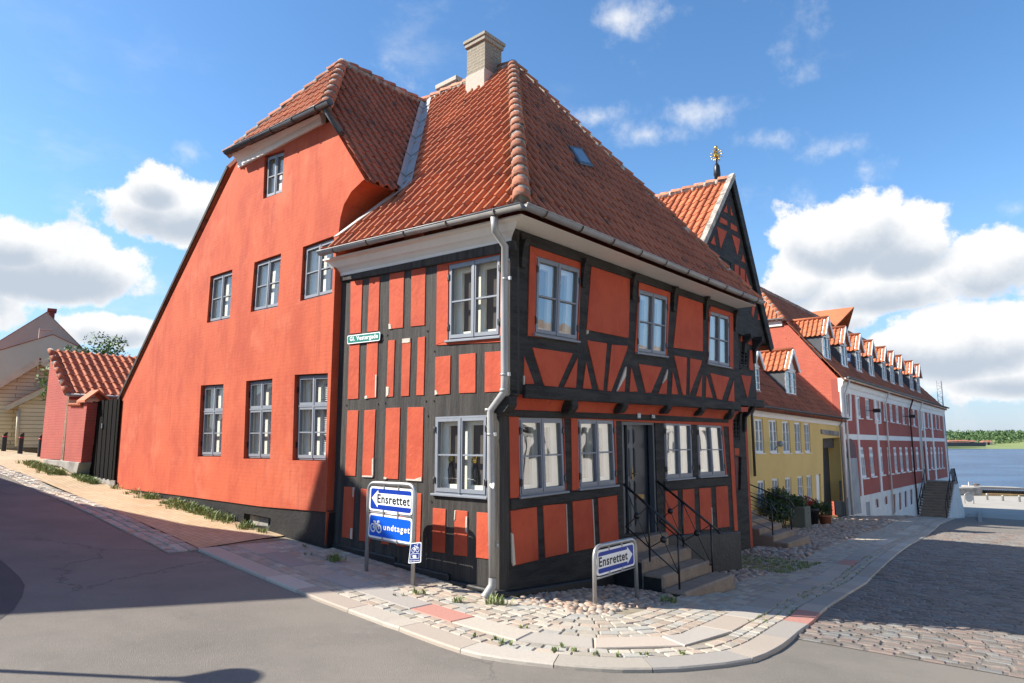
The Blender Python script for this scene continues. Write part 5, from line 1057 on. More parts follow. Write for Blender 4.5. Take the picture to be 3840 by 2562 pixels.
while s<L[-1]:
    ln=kr.uniform(.8,1.25); i=min(len(L)-1,np.searchsorted(L,s)); j=min(len(L)-1,np.searchsorted(L,s+ln)); s+=ln
    if j<=i: continue
    m=(i+j)//2; kr.random(); b=pk if np.hypot(*(qm[m]-np.array(uvh(*X('g4',975,690)[0]))))<.55 else kb
    # subdivided so that it follows the curve
    for a,c in ((i,m),(m,j)): 
        pass
    tv=kr.random(); vs=[];ids=np.linspace(i,j,5).astype(int)
    for t,(qq,ins,sg) in enumerate(((q0,0,1),(q0,0,1),(q0,.015,1),(q1,0,1),)):
        pass
    e=.004*2
    def cut(q,k): return q[k]
    n_=len(ids)
    for lay,(dd,z) in enumerate(((0.,-.16),(0.,-.012),(.012,.004),(.312,.004),(.318,-.05))):
        qd=K.p+K.n*dd
        for t,k in enumerate(ids):
            p=qd[k].copy()
            if t==0: p=p+(qd[ids[1]]-p)/np.linalg.norm(qd[ids[1]]-p)*.005
            if t==n_-1: p=p+(qd[ids[-2]]-p)/max(np.linalg.norm(qd[ids[-2]]-p),1e-6)*.005
            vs.append(UV(p[0],p[1],Guv(*p)+z))
    fs=[(l*n_+t,(l+1)*n_+t,(l+1)*n_+t+1,l*n_+t+1) for l in range(4) for t in range(n_-1)]+[tuple(l*n_ for l in range(5)),tuple(l*n_+n_-1 for l in range(4,-1,-1))]
    b.add(vs,[f[::-1] for f in fs],None,tv)
tag(kb.build('kerb','granite'),kind='structure'); tag(pk.build('kerb_red_stone','pink'),kind='structure')
sm=MB(); sl=MB(); sp=MB()
near=lambda c: c[1]<24
for d in (.335,.465): stone_row(sm,K,d,d+.13,.15,.26,rs,hj=.004,gap=.007,tilt=.014,r=.010,dome=.002)
pr_=random.Random(3); q0,_=K.off(.605); q1,_=K.off(.99); qm,L=K.off(.8); s=0
while s<L[-1]:
    ln=pr_.uniform(.7,1.3); i=min(len(L)-1,np.searchsorted(L,s)); j=min(len(L)-1,np.searchsorted(L,s+ln)); s+=ln
    if j>i and not inhouse(*((qm[i]+qm[j])/2)):
        m=(i+j)//2; pr_.random(); b=sp if min(np.hypot(*(qm[m]-np.array(uvh(*X(*t_)[0])))) for t_ in (('g3',640,605),('g1',1500,820),('g4',1290,335)))<.5 else sl; tv=pr_.random()
        stone(b,[q0[i],q0[j],q1[j],q1[i]],.004,tv,.006)
for k in range(8):
    d=1.0+k*.145; stone_row(sm,K,d,d+.145,.15,.29,rs,hj=.004,gap=.007,tilt=.014,r=.010,dome=.002,cond=(lambda c,k=k: (c[1]<.3 or k<6)))
# rows of setts that fill between the curve and the left wall
for k in range(5):
    v0=-.02-.15*(k+1)
    u=-.9
    while u<5.1:
        ln=rs.uniform(.16,.28); c=(u+ln/2,v0+.07); d=np.min(np.hypot(K.p[:,0]-c[0],K.p[:,1]-c[1]))
        if d>2.19 and not inhouse(*c): stone(sm,[(u,v0),(u+ln,v0),(u+ln,v0+.145),(u,v0+.145)],rs.uniform(-.005,.004),rs.random(),.008,.010,-.07,.014,.002)
        u+=ln
tag(sm.build('pavement_setts','sett'),kind='structure'); tag(sl.build('pavement_slabs','granite'),kind='structure'); tag(sp.build('pavement_red_slabs','pink'),kind='structure')
# field cobbles between the setts and the fronts along the right street
cb=MB(); cr=random.Random(21)
def dome(c,r,h,tv,el=1.,an=0.):
    vs=[];N=7
    for rr,z in ((1.,-.35),(.93,.25),(.62,.78)):
        for k in range(N):
            a=2*math.pi*k/N; x,y=rr*r*el*math.cos(a),rr*r*math.sin(a)/el; uu,vv=c[0]+x*math.cos(an)-y*math.sin(an),c[1]+x*math.sin(an)+y*math.cos(an); vs.append(UV(uu,vv,Guv(uu,vv)+z*h-.012))
    vs.append(UV(c[0],c[1],Guv(*c)+h*.97-.012)); fs=[(l*N+k,l*N+(k+1)%N,(l+1)*N+(k+1)%N,(l+1)*N+k) for l in (0,1) for k in range(N)]+[(2*N+k,2*N+(k+1)%N,3*N) for k in range(N)]
    if np.cross(vs[1]-vs[0],vs[-1]-vs[0])[2]<0: fs=[f[::-1] for f in fs]
    cb.add(vs,fs,None,tv,True)
v=-.75
while v<46:
    st=.115 if v<6 else .13 if v<12 else .19 if v<24 else .3; u=-3.3
    while u<3.9:
        c=(u+cr.uniform(-.4,.4)*st,v+cr.uniform(-.35,.35)*st); d=np.min(np.hypot(K.p[::3,0]-c[0],K.p[::3,1]-c[1])); lim=2.0+.10*math.sin(v*1.7) if v<1.2 else 1.87
        ins=((K.p[:,0]-c[0])**2+(K.p[:,1]-c[1])**2).argmin(); side=np.dot(np.array(c)-K.p[ins],K.n[ins])
        if d>lim and side>0 and not inhouse(c[0],c[1],-.05) and not (c[1]<.0 and c[0]>-.1) and (c[1]>-.2 or c[0]<-.35):
            dome(c,st*cr.uniform(.46,.62),st*cr.uniform(.20,.32),cr.random(),cr.uniform(1,1.25),cr.uniform(0,3.1))
        u+=st
    v+=st*.92
tag(cb.build('cobblestones','cobble'),kind='stuff')
# left street: yellow brick footway and its gutter of setts
ye=[uvh(*p) for p in X('g1',1215,742,1100,685,900,600,700,510,450,412,250,330,0,235)]
ye+=[(26,-1.75),(45,-1.6),(70,-1.6)]
yfar=[(70,3.),(30,2.8),(24.,2.0),(21.5,.3),(14,.1),(5.4,.1),(5.3,-.6)]
sheet('footway',ye+yfar,-.004,'yellowbrick',1.2)
YC=Curve(ye[:8]); gs=MB()
for k in range(3): stone_row(gs,YC,.16*k,.16*(k+1),.2,.34,rs,h=-.004-.008*k,hj=.008,gap=.014,tilt=.03,r=.016,base=-.14,dome=.005)
tag(gs.build('gutter_setts','sett'),kind='structure')
sheet('gutter_bed',[tuple(p) for p in YC.off(.5)[0][::8]]+[tuple(p) for p in YC.p[::-8]],-.034,'joint',2.)
# right street: sett paving
P1,P2=uvh(2973,2408,-.08),uvh(3840,2562,-.08); P1=V(*P1);P2=V(*P2); e=(P2-P1)/np.linalg.norm(P2-P1); pp=V(-e[1],e[0]); pp=pp if pp[1]>0 else -pp
kB=[tuple(p+np.array(nn)*.05) for p,nn in zip(K.p,K.n) if p[1]>P1[1]-.1]
street=[tuple(P1)]+kB[::8]+[(far[0],far[1]),(2.5,61.5),(-26,61.5),(-26,P1[1]+(P2-P1)[1]/(P2-P1)[0]*(-26-P1[0]))]
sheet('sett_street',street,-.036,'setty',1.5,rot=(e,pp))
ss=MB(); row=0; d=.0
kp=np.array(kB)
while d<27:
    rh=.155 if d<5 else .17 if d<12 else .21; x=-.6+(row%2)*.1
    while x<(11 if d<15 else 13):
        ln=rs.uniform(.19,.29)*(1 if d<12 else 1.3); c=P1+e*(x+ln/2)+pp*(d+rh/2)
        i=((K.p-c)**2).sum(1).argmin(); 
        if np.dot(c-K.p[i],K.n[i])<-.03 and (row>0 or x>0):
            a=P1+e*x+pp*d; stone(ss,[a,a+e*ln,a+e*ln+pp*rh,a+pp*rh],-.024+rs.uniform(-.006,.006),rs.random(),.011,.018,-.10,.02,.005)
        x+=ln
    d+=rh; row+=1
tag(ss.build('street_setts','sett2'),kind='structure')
# quay and water
WZ=-6.35
q1=[(60.8,-40),(60.8,30),(100,30),(100,-60)]
mb=MB(); qp=[UV(2.5,60.5,-4.30),UV(-40,60.5,-4.30),UV(-60,92,-5.05),UV(-14,99,-5.05),UV(14,104,-5.05),UV(14,60.5,-4.30)]
mb.prism(qp,ZUP*-3.5); tag(mb.build('quay','quay'),kind='structure')
def watermat():
    m=bpy.data.materials.new('fjord_water'); m.use_nodes=True; b=NB_(m.node_tree); P=m.node_tree.nodes['Principled BSDF']; P.inputs['Base Color'].default_value=(.02,.07,.16,1); P.inputs['Roughness'].default_value=.25; P.inputs['IOR'].default_value=1.33; P.inputs['Specular IOR Level'].default_value=.28
    geo=b.n('ShaderNodeNewGeometry'); mp=b.n('ShaderNodeMapping'); mp.inputs['Scale'].default_value=(1,1.6,1); mp.inputs['Rotation'].default_value=(0,0,.35); b.l(geo.outputs['Position'],mp.inputs['Vector'])
    n=b.n('ShaderNodeTexNoise',i_Scale=.55,i_Detail=6.,i_Roughness=.62); b.l(mp.outputs[0],n.inputs['Vector']); n2=b.n('ShaderNodeTexNoise',i_Scale=.03,i_Detail=3.); b.l(mp.outputs[0],n2.inputs['Vector'])
    bp=b.n('ShaderNodeBump',i_Strength=.9,i_Distance=.6); b.l(b.math('ADD',n.outputs[0],b.math('MULTIPLY',n2.outputs[0],.5)),bp.inputs['Height']); b.l(bp.outputs[0],P.inputs['Normal'])
    b.l(b.mix(b.ramp(n2.outputs[0],.4,.65),(.016,.06,.14),(.035,.10,.19)),P.inputs['Base Color']); return m
M['water']=watermat()
mb=MB(); mb.poly([V(-3000,60,WZ),V(6000,60,WZ),V(6000,7000,WZ),V(-3000,7000,WZ)]); tag(mb.build('water','water'),kind='structure')
# jetty, concrete block, bollard posts, round sign
Pj=gh(*X('e3',1400,835)[0],-.1); PJ=Pl(Pj,V(1,0,0)); off=lambda *a: PJ.q(X('e3',*a))
J=empty('jetty','rusty yellow steel jetty with a row of dark piles at the water edge','jetty',Pj)
mb=MB(); mb.prism(off(1112,785,1900,812,1900,858,1112,822),V(0,1,0)*3); mb.build('front_beam',mat('rusty_yellow_steel',(.45,.3,.12),.8,(.3,.17,.07),1.,.7,.2,6),J)
mb=MB(); mb.prism(off(1105,695,1900,722,1900,752,1105,730),V(0,1,0)*4,None,V(0,1,0)*1.5); mb.build('deck','quay',J)
pm=MB()
for i in range(26): x=1120+i*30; a,b=off(x,735+i*.9,x+8,790+i*.9); pm.tube([V(a[0],a[1]+.8,a[2]),V(a[0],a[1]+.8,b[2])],.11,6)
pm.build('pile','iron',J)
mb=MB(); Pw=off(700,712,1112,704,1112,818,730,800); mb.prism(Pw,V(0,1,0)*2.5); o=mb.build('quay_wall','footing',None,org=Pw[3]); tag(o,'low grey concrete wall on the quay left of the jetty','wall')
for i,(x,yt,yb) in enumerate(((1190,785,902),(1420,812,917),(1665,815,930))):
    b=gh(*X('e3',x,yb)[0],-.02); t=Pl(b,V(1,0,0)).hit(X('e3',x-8,yt)[0]); mb=MB(); h=t[2]-b[2]; mb.lathe(V(0,0,0),[(.11,-.2),(.11,h*.8),(.13,h*.82),(.13,h*.93),(.05,h)],10); o=mb.build('quay_bollard','steel'); o.location=tuple(b)
    tag(o,['steel quay post in front of the jetty, nearest the round sign','steel quay post in front of the jetty, middle of the three','steel quay post in front of the jetty, nearest the right edge'][i],'post','posts along the quay')
b=gh(*X('e3',925,978)[0],-.02); PS=Pl(b,V(1,0,0)); c=PS.hit(X('e3',920,853)[0]); r=abs(PS.hit(X('e3',978,853)[0])[0]-c[0])
SG=empty('round_sign','back of a grey round road sign on a two-legged steel frame','sign',b); mb=MB(); mb.prism([c+V(1,0,0)*r*math.cos(2*math.pi*k/24)+ZUP*r*math.sin(2*math.pi*k/24) for k in range(24)],V(0,.02,0)); mb.build('disc','lead',SG)
mb=MB(); w=r*1.12; zb=G(b); mb.tube([V(c[0]-w,c[1]+.04,b[2]-.1),V(c[0]-w,c[1]+.04,c[2]+r*.5)]+[c+V(-w*math.cos(a),.04,r*.5+w*.7*math.sin(a)) for a in np.linspace(.2,math.pi-.2,7)]+[V(c[0]+w,c[1]+.04,c[2]+r*.5),V(c[0]+w,c[1]+.04,b[2]-.1)],.04,6); mb.build('frame','steel',SG)
p=PJ.hit(X('e3',915,690)[0],-3); t=PJ.hit(X('e3',912,615)[0],-3); mb=MB(); mb.tube([p-ZUP*.5,t],.09,8); o=mb.build('mooring_post','steel',None,org=p); tag(o,'slim light mooring post above the low quay wall','post')
p=PJ.hit(X('e3',1025,690)[0],-4); mb=MB(); mb.lathe(V(0,0,0),[(.28,-.3),(.25,.2),(.4,.26),(.4,.36),(.2,.42)],12); o=mb.build('mooring_bollard','rust'); o.location=tuple(p); tag(o,'squat mooring bollard at the water edge behind the low wall','bollard')
mb=MB(); a,b_=PR.at(vr1+.6,-4.6),PR.at(vr1+.6,7.5); ml=a+DA*-.0
for k in range(3): dx=[V(0,0,0),DA*.35,DB*.35][k]; mb.tube([a+dx,b_+dx],.03,5)
for i in range(24): z=i*.5; mb.tube([a+ZUP*z,a+DA*.35+ZUP*(z+.25),a+DB*.35+ZUP*(z+.5),a+ZUP*(z+.5)],.02,4)
o=mb.build('lattice_mast','steel',None,org=a); tag(o,'slender white lattice mast at the far corner of the long red building','mast')
# far shore
Yf=615.; PF=Pl(V(0,Yf,0),V(1,0,0)); hz=lambda t,*a: PF.q(X(t,*a))
mb=MB(); xs=np.linspace(150,1400,90); nr=[(0,WZ+.05),(14,WZ+.8),(40,-4.2),(90,-1.5),(200,4.),(420,7.),(700,8.)]
for x in xs:
    for dy,z in nr: mb.v.append((x,Yf+dy+12*math.sin(x*.021),z+ (1.2*math.sin(x*.013)+.8*math.sin(x*.037))*(dy>30))); mb.uv.append((0,0)); mb.t.append(.5)
n=len(nr); mb.f=[(i*n+k,(i+1)*n+k,(i+1)*n+k+1,i*n+k+1) for i in range(len(xs)-1) for k in range(n-1)]; mb.sm=[True]*len(mb.f)
tag(mb.build('far_shore','meadow'),kind='structure')
fr_=MB(); rs2=random.Random(9)
def fz(dy): return np.interp(dy,[a for a,_ in nr],[b for _,b in nr])
for _ in range(2600):
    x=rs2.uniform(330,1150); dy=rs2.choice([rs2.uniform(75,200),rs2.uniform(85,420)]); 
    if rs2.random()<.22:
        x=rs2.uniform(520,1000); dy=rs2.uniform(40,110)
    h=rs2.uniform(5,9)*(1 if dy>115 else .75); c=V(x,Yf+dy,fz(dy)+h*.5); leaves(fr_,c,h*.62,26,h*.2,rs2,V(1,1,.85),.75)
tag(fr_.build('far_forest','forest'),kind='stuff')
hr=random.Random(4)
for i in range(20):
    px=1752+i*11.5+hr.uniform(-3,3) if i<18 else (2045+(i-18)*28); a=PF.hit(X('z8',px,318)[0],-70); w,d,h=hr.uniform(4,6.5),5,hr.uniform(2.2,3.); bx=V(a[0],a[1],fz(70)-1.0)
    o=empty('far_house',['small white walled far house with red roof in the row across the water','tiny red roofed house beyond the water right of the row'][i>=18],'house',bx,'red roofed houses on the far shore'); mb=MB(); mb.box(ZUP*h/2+bx,V(1,0,0),V(0,1,0),ZUP,w,d,h+2); mb.build('wall','farwall',o)
    mb=MB(); t=bx+ZUP*h; mb.add([t+V(-w/2-.3,-d/2-.3,0),t+V(w/2+.3,-d/2-.3,0),t+V(w/2+.3,d/2,0),t+V(-w/2-.3,d/2,0),t+V(-w/2-.3,0,2.2),t+V(w/2+.3,0,2.2)],[(0,1,5,4),(2,3,4,5),(1,2,5),(3,0,4)]); mb.build('roof','farroof',o)
sq=PF.q(X('z8',1740,330,2055,328,2055,360,1740,362),-18); mb=MB(); mb.prism(sq,V(0,12,0)); o=mb.build('far_shed','fardark',None,org=sq[3]); tag(o,'long low dark shed on the far shore below the red roofs','shed')
# ================================================================ ROAD SIGNS
def bike(pl,q,off,w):
    mb=MB(); n=pl.out*off
    def P(x,y): return bil(q,x,1-y)+n
    ww=np.linalg.norm(q[1]-q[0]); hh=np.linalg.norm(q[3]-q[0])
    def ln(*pts):
        pts=[P(*p) for p in pts]
        for a,b in zip(pts[:-1],pts[1:]): mb.bar(a,b+(b-a)/np.linalg.norm(b-a)*w*.4,w,.002,pl.out)
    rx=.215
    for cx in (.225,.775):
        c=[P(cx+rx*math.cos(2*math.pi*k/20),.30+rx*ww/hh*math.sin(2*math.pi*k/20)) for k in range(21)]
        for a,b in zip(c[:-1],c[1:]): mb.bar(a,b,w,.002,pl.out)
    ln((.225,.30),(.40,.70),(.70,.70),(.775,.30)); ln((.40,.70),(.50,.30),(.70,.70)); ln((.225,.30),(.50,.30)); ln((.40,.70),(.36,.86)); ln((.28,.88),(.45,.86)); ln((.70,.70),(.66,.93),(.76,.95),(.80,.90)); return mb
def one_way(pl,label,bL,bR,cL,cR,boards,group):
    z0=pl.hit(bL);z1=pl.hit(bR);c0=pl.hit(cL);c1=pl.hit(cR); o=empty('one_way_sign',label,'road sign',(z0+z1)/2,None)
    sink=ZUP*.25; pa=arc(z0,c0,c1,.16);pb=arc(c0,c1,z1,.16); mb=MB(); mb.tube([z0-sink]+pa+pb+[z1-sink],.03,12); mb.build('tube_frame','steel',o); return o
PS1=pv(-.6); a7=lambda *a: X('a7',*a)
S1=one_way(PS1,'tall frame with blue left arrow one way board above a bicycle board',(1373,2160),(1546,2222),a7(196,56)[0],a7(1208,110)[0],None,None)
def board(o,pl,px,col,offs=.0):
    q=pl.q(px,offs); mb=MB(); mb.prism(roundrect(q,.05),pl.out*.012); b=mb.build('sign_board','signwhite',o); mb=MB(); mb.poly([p+pl.out*.014 for p in roundrect(q,.035,.028)]); mb.build('blue_field',col,b); return b,q
def arrow(b,pl,px,off=.018):
    mb=MB(); mb.poly(pl.q(px,off)); mb.build('arrow','signwhite',b)
def word(b,pl,txt,px,m,off=.021,sp=1.1): 
    mb=MB(); text_mesh(mb,txt,pl.q(px,off),V(0,0,0),sp); mb.build('lettering',m,b)
b1,_=board(S1,PS1,a7(238,132,1168,208,1148,778,213,655),'blue')
arrow(b1,PS1,a7(257,388,395,220,402,285,1122,352,1112,622,386,537,380,600))
word(b1,PS1,'Ensrettet',a7(378,303,1085,375,1080,580,375,498),'black')
b2,_=board(S1,PS1,a7(218,712,1155,845,1128,1408,184,1232),'blue2')
bq_=PS1.q(a7(232,852,462,902,462,1148,230,1100),.02); bike(PS1,bq_,0.,.022).build('bicycle_symbol','signwhite',b2)
word(b2,PS1,'undtaget',a7(512,962,1088,1028,1078,1222,507,1130),'signwhite',.021,1.2)
mb=MB(); 
for p in ((a7(172,683),a7(1160,805)),(a7(152,1255),a7(1125,1425))): mb.tube([PS1.hit(p[0][0],-.01),PS1.hit(p[1][0],-.01)],.014,8)
mb.build('cross_tube','steel',S1)
cl_=MB()
for x,y in ((530,165),(842,200),(510,690),(825,735),(510,765),(822,815),(490,1290),(802,1355)): c=PS1.hit(a7(x,y)[0],.012); cl_.box(c,PS1.d,ZUP,PS1.out,.02,.05,.02)
cl_.build('clip','steel',S1)
PS3=pv(-.68); rq_=PS3.q(X('z4',866,1052,945,1045,941,1194,848,1202)); mb=MB(); mb.prism(roundrect(rq_,.02),PS3.out*.01); o=mb.build('cycle_route_sign','signwhite',None,org=rq_[3]); tag(o,'small navy blue cycle route sign clamped to the right sign post','route sign')
mb=MB(); mb.poly([p+PS3.out*.012 for p in roundrect(rq_,.016,.012)]); mb.build('blue_field','navy',o)
bike(PS3,[bil(rq_,a,b)+PS3.out*.014 for a,b in ((.2,.08),(.85,.08),(.85,.47),(.2,.47))],0,.006).build('bicycle_symbol','signwhite',o)
fq=[bil(rq_,a,b)+PS3.out*.014 for a,b in ((.16,.54),(.86,.54),(.86,.78),(.16,.78))]; mb=MB()
for i in range(4): mb.bar(fq[i],fq[(i+1)%4],.005,.002,PS3.out)
for s in (.35,.5,.65): mb.bar(bil(fq,s-.05,.3),bil(fq,s-.05,.75),.02,.002,PS3.out)
mb.bar(bil(fq,.3,.6),bil(fq,.68,.6),.03,.002,PS3.out); mb.build('route_symbol','signwhite',o)
mb=MB(); text_mesh(mb,'Hærvejsruten',[bil(rq_,a,b)+PS3.out*.014 for a,b in ((.1,.85),(.9,.85),(.9,.93),(.1,.93))],V(0,0,0)); mb.build('lettering','signwhite',o)
PS2=pu(-1.08); a8=lambda *a: X('a8',*a)
S2=one_way(PS2,'low frame with blue right arrow one way board before the stone steps',(2231,2272),(2389,2240),a8(200,368)[0],a8(1288,140)[0],None,None)
b3,_=board(S2,PS2,a8(256,470,1240,235,1268,850,262,1158),'blue')
arrow(b3,PS2,a8(293,640,1078,432,1075,358,1225,555,1098,815,1088,750,297,970))
word(b3,PS2,'Ensrettet',a8(325,655,1088,462,1098,702,332,918),'black')
mb=MB(); mb.tube([PS2.hit(a8(215,1235)[0],-.01),PS2.hit(a8(1310,895)[0],-.01)],.014,8); mb.build('cross_tube','steel',S2)
cl_=MB()
for x,y in ((595,395),(935,305),(608,1065),(948,965)): c=PS2.hit(a8(x,y)[0],.012); cl_.box(c,PS2.d,ZUP,PS2.out,.02,.05,.02)
cl_.build('clip','steel',S2)
# ================================================================ BOLLARDS, PLANTS, WEEDS
b0=None
for i,(xb,yb,xt,yt) in enumerate(((22,1030,30,908),(130,1047,138,912),(260,1067,271,918))):
    b=gh(*X('z1',xb,yb)[0]); h=Pl(b,V(1,0,0)).hit(X('z1',xt,yt)[0])[2]-b[2]; r=.085
    o=empty('street_bollard',['black bollard with red band, leftmost at the photo edge','black bollard with red band, middle of three before the clapboard house','black bollard with red band, nearest the brick outbuilding'][i],'bollard',b,'three bollards across the footway')
    mb=MB(); N=16; vs=[b+V(r*math.cos(2*math.pi*k/N),r*math.sin(2*math.pi*k/N),z) for z in (-.1,) for k in range(N)]+[b+V(r*math.cos(2*math.pi*k/N),r*math.sin(2*math.pi*k/N),h-.09+.10*math.cos(2*math.pi*k/N)) for k in range(N)]
    mb.add(vs,[(k,(k+1)%N,N+(k+1)%N,N+k) for k in range(N)]+[tuple(N+k for k in range(N))]); mb.build('post','iron',o)
    mb=MB(); mb.tube([b+ZUP*(h*.74),b+ZUP*(h*.80)],r*1.02,16); mb.build('red_band','redpaint',o)
rl=random.Random(31)
def tuft(mb,c,n,hh,sp):
    for _ in range(n):
        a=rl.uniform(0,6.28); d=V(math.cos(a),math.sin(a),0); b=c+d*rl.uniform(0,sp); h=hh*rl.uniform(.4,1.1); w=rl.uniform(.004,.009); x=V(-d[1],d[0],0); k=rl.uniform(.2,.8)
        m1=b+ZUP*h*.6+d*h*k*.3; t=b+ZUP*h*rl.uniform(.8,1)+d*h*k; mb.add([b-x*w,b+x*w,m1+x*w,m1-x*w,t],[(0,1,2,3),(3,2,4)],None,rl.random())
gm=MB()
for _ in range(620):   # weeds at the foot of the left walls
    u=rl.choice([rl.uniform(5.2,13.8),rl.uniform(6.5,12.5),rl.uniform(7,11)]); v=-.2-abs(rl.gauss(0,.13)); 
    if u<5.6 and rl.random()<.6: continue
    if math.sin(u*2.3)+math.sin(u*5.1+1)+math.sin(u*.9)<rl.uniform(-1.2,.9): continue
    tuft(gm,UV(u,v,Guv(u,v)-.01),rl.randint(6,20),.15*rl.uniform(.25,1.3),.11)
for _ in range(160):
    u=rl.uniform(14.6,16.2); v=-.35-abs(rl.gauss(0,.15)); tuft(gm,UV(u,v,Guv(u,v)-.01),10,.13,.09)
for _ in range(260):
    u=rl.uniform(16.3,19.5); v=-.75-abs(rl.gauss(0,.16)); tuft(gm,UV(u,v,Guv(u,v)-.01),12,.16,.1)
for p,n,s in ((('g1',2040,822),60,.17),(('g1',1860,735),14,.08),(('g1',1875,790),16,.08),(('g3',625,548),30,.1),(('g3',865,603),28,.1),(('g3',1110,618),60,.16),(('g3',515,565),10,.06),(('g3',1195,868),20,.07),(('g3',1095,838),16,.06),(('g3',1460,905),18,.06),(('g3',1552,885),16,.06),(('g3',1600,915),14,.05),(('g3',1745,928),10,.05),(('g3',1890,940),12,.05),(('g3',2037,938),12,.05),(('g3',2272,930),12,.05),(('g3',1275,765),12,.05),(('g3',945,820),10,.05),(('g3',2210,600),36,.13),(('g4',190,590),20,.1)):
    P=gh(*X(*p)[0]); 
    for _ in range(max(2,n//6)): tuft(gm,P+V(rl.gauss(0,s*.6),rl.gauss(0,s*.4),0),9,s*.85,s*.35)
for _ in range(500):  # moss and grass between the setts further along the right street
    i=rl.randrange(len(K.p)); d=rl.choice([.33,.465,.6]); p=K.p[i]+K.n[i]*d
    if 1.5<p[1]<14: tuft(gm,UV(p[0],p[1],Guv(*p)),5,.035,.04)
for _ in range(420):
    u,v=rl.uniform(-.9,1.0),rl.uniform(8.6,11.3); tuft(gm,UV(u,v,Guv(u,v)),8,.06,.09)
tag(gm.build('weeds','grass'),kind='stuff')
lw=MB()
P=gh(*X('z1',220,1010)[0]); 
for _ in range(700): a=P+V(rl.uniform(-1.6,1.9),rl.uniform(-.6,1.2),0); tuft(lw,V(a[0],a[1],G(a)),9,.13,.12)
tag(lw.build('grass_verge','grass'),kind='stuff')
def bush(name,label,cat,c,rad,n,size,sq,m,pot=None,seed=1):
    o=empty(name,label,cat,c); r_=random.Random(seed); mb=MB(); z=pot[2] if pot else 0.
    for _ in range(max(4,n//70)):
        d=V(r_.uniform(-.6,.6),r_.uniform(-.6,.6),r_.uniform(-.5,.6))*rad*sq; leaves(mb,c+ZUP*(z+rad*sq[2]*.9)+d,rad*r_.uniform(.4,.62),70,size,r_,V(1,1,.9),.5)
    mb.build('foliage',m,o)
    mb=MB(); 
    for k in range(4): a=k*1.6; mb.tube([c+ZUP*z*.8,c+ZUP*(z+rad*.5)+V(math.cos(a),math.sin(a),0)*rad*.3],[.025,.012],5)
    mb.build('stem','bark',o)
    if pot:
        mb=MB(); kind,r,h=pot
        if kind=='box': mb.box(c+ZUP*h/2,DA,DB,ZUP,r,r*1.5,h); mb.build('planter','planter',o,bev=.02)
        else: mb.lathe(c,[(r*.7,0),(r,h*.85),(r*1.1,h*.86),(r*1.1,h),(r*.9,h),(r*.9,h-.03)],16); mb.build('pot',kind,o)
    return o
def px_at(P,t,x,y): # the point above ground spot P seen at that place
    return Pl(P,V(math.cos(math.atan2(P[0],P[1])),-math.sin(math.atan2(P[0],P[1])),0)).hit(X(t,x,y)[0])
def pot_bush(name,label,cat,base,cen,rx,rz,n,size,m,pot,seed,back=0.):
    g=gh(*X(*base)[0]); dd=V(g[0],g[1],0)/np.hypot(g[0],g[1]); g=g+dd*back; g[2]=G(g); D=np.hypot(g[0],g[1]); k=D/FPX/TG[cen[0]][2]*1.12; c=px_at(g,*cen)
    o=empty(name,label,cat,g); r_=random.Random(seed); mb=MB(); Rx,Rz=rx*k,rz*k
    for _ in range(max(5,n//60)):
        a=r_.uniform(0,6.28); q=r_.random()**.5*.62; z=r_.uniform(-.6,.6); leaves(mb,c+V(math.cos(a)*q*Rx,math.sin(a)*q*Rx*.8,z*Rz),min(Rx,Rz)*r_.uniform(.38,.56),60,size,r_,V(1,1,.9),.5)
    mb.build('foliage',m,o); mb=MB()
    for j in range(4): a=j*1.6; mb.tube([g+V(math.cos(a),math.sin(a),0)*.05,c+V(math.cos(a),math.sin(a),0)*Rx*.4],[.025,.012],5)
    mb.build('stem','bark',o)
    if pot:
        kind,w,h=pot; w*=k;h*=k; mb=MB()
        if kind=='box': mb.box(g+ZUP*h/2,DA,DB,ZUP,w,w*1.2,h); mb.build('planter','planter',o,bev=.02)
        else: mb.lathe(g,[(w*.36,0),(w*.47,h*.82),(w*.52,h*.83),(w*.52,h),(w*.43,h),(w*.43,h-.03)],16); mb.build('pot',kind,o)
pot_bush('climbing_bush','large dark green bush behind the railing beside the gabled house steps','bush',('e4',800,900),('e4',640,560),270,270,5200,.055,'leafd',None,2,-4.)
pot_bush('planter_shrub','dark shrub trailing over a grey green wooden planter before the yellow house','shrub',('e4',1090,955),('e4',1000,620),180,230,2600,.055,'leafd',('box',230,310),3,-.6)
pot_bush('potted_shrub','leafy shrub in a dark pot between planter and terracotta pot','potted plant',('e4',1310,915),('e4',1330,570),105,130,900,.05,'leafd',('pot',215,235),4)
pot_bush('potted_ball_shrub','round clipped green shrub in a terracotta pot by the gateway','potted plant',('e4',1545,920),('e4',1515,650),125,140,1500,.04,'leafd',('terracotta',190,140),5)
fl_=MB(); rr=random.Random(8); g=gh(*X('e4',1190,950)[0]); c=px_at(g,'e4',1185,490)
leaves(fl_,c,.30,420,.045,rr,V(1.2,1,.7),.4); o=fl_.build('red_flowers','flower',None,org=c-ZUP*.2); tag(o,'dark red flowers hanging above the planter at the yellow house','flowers')
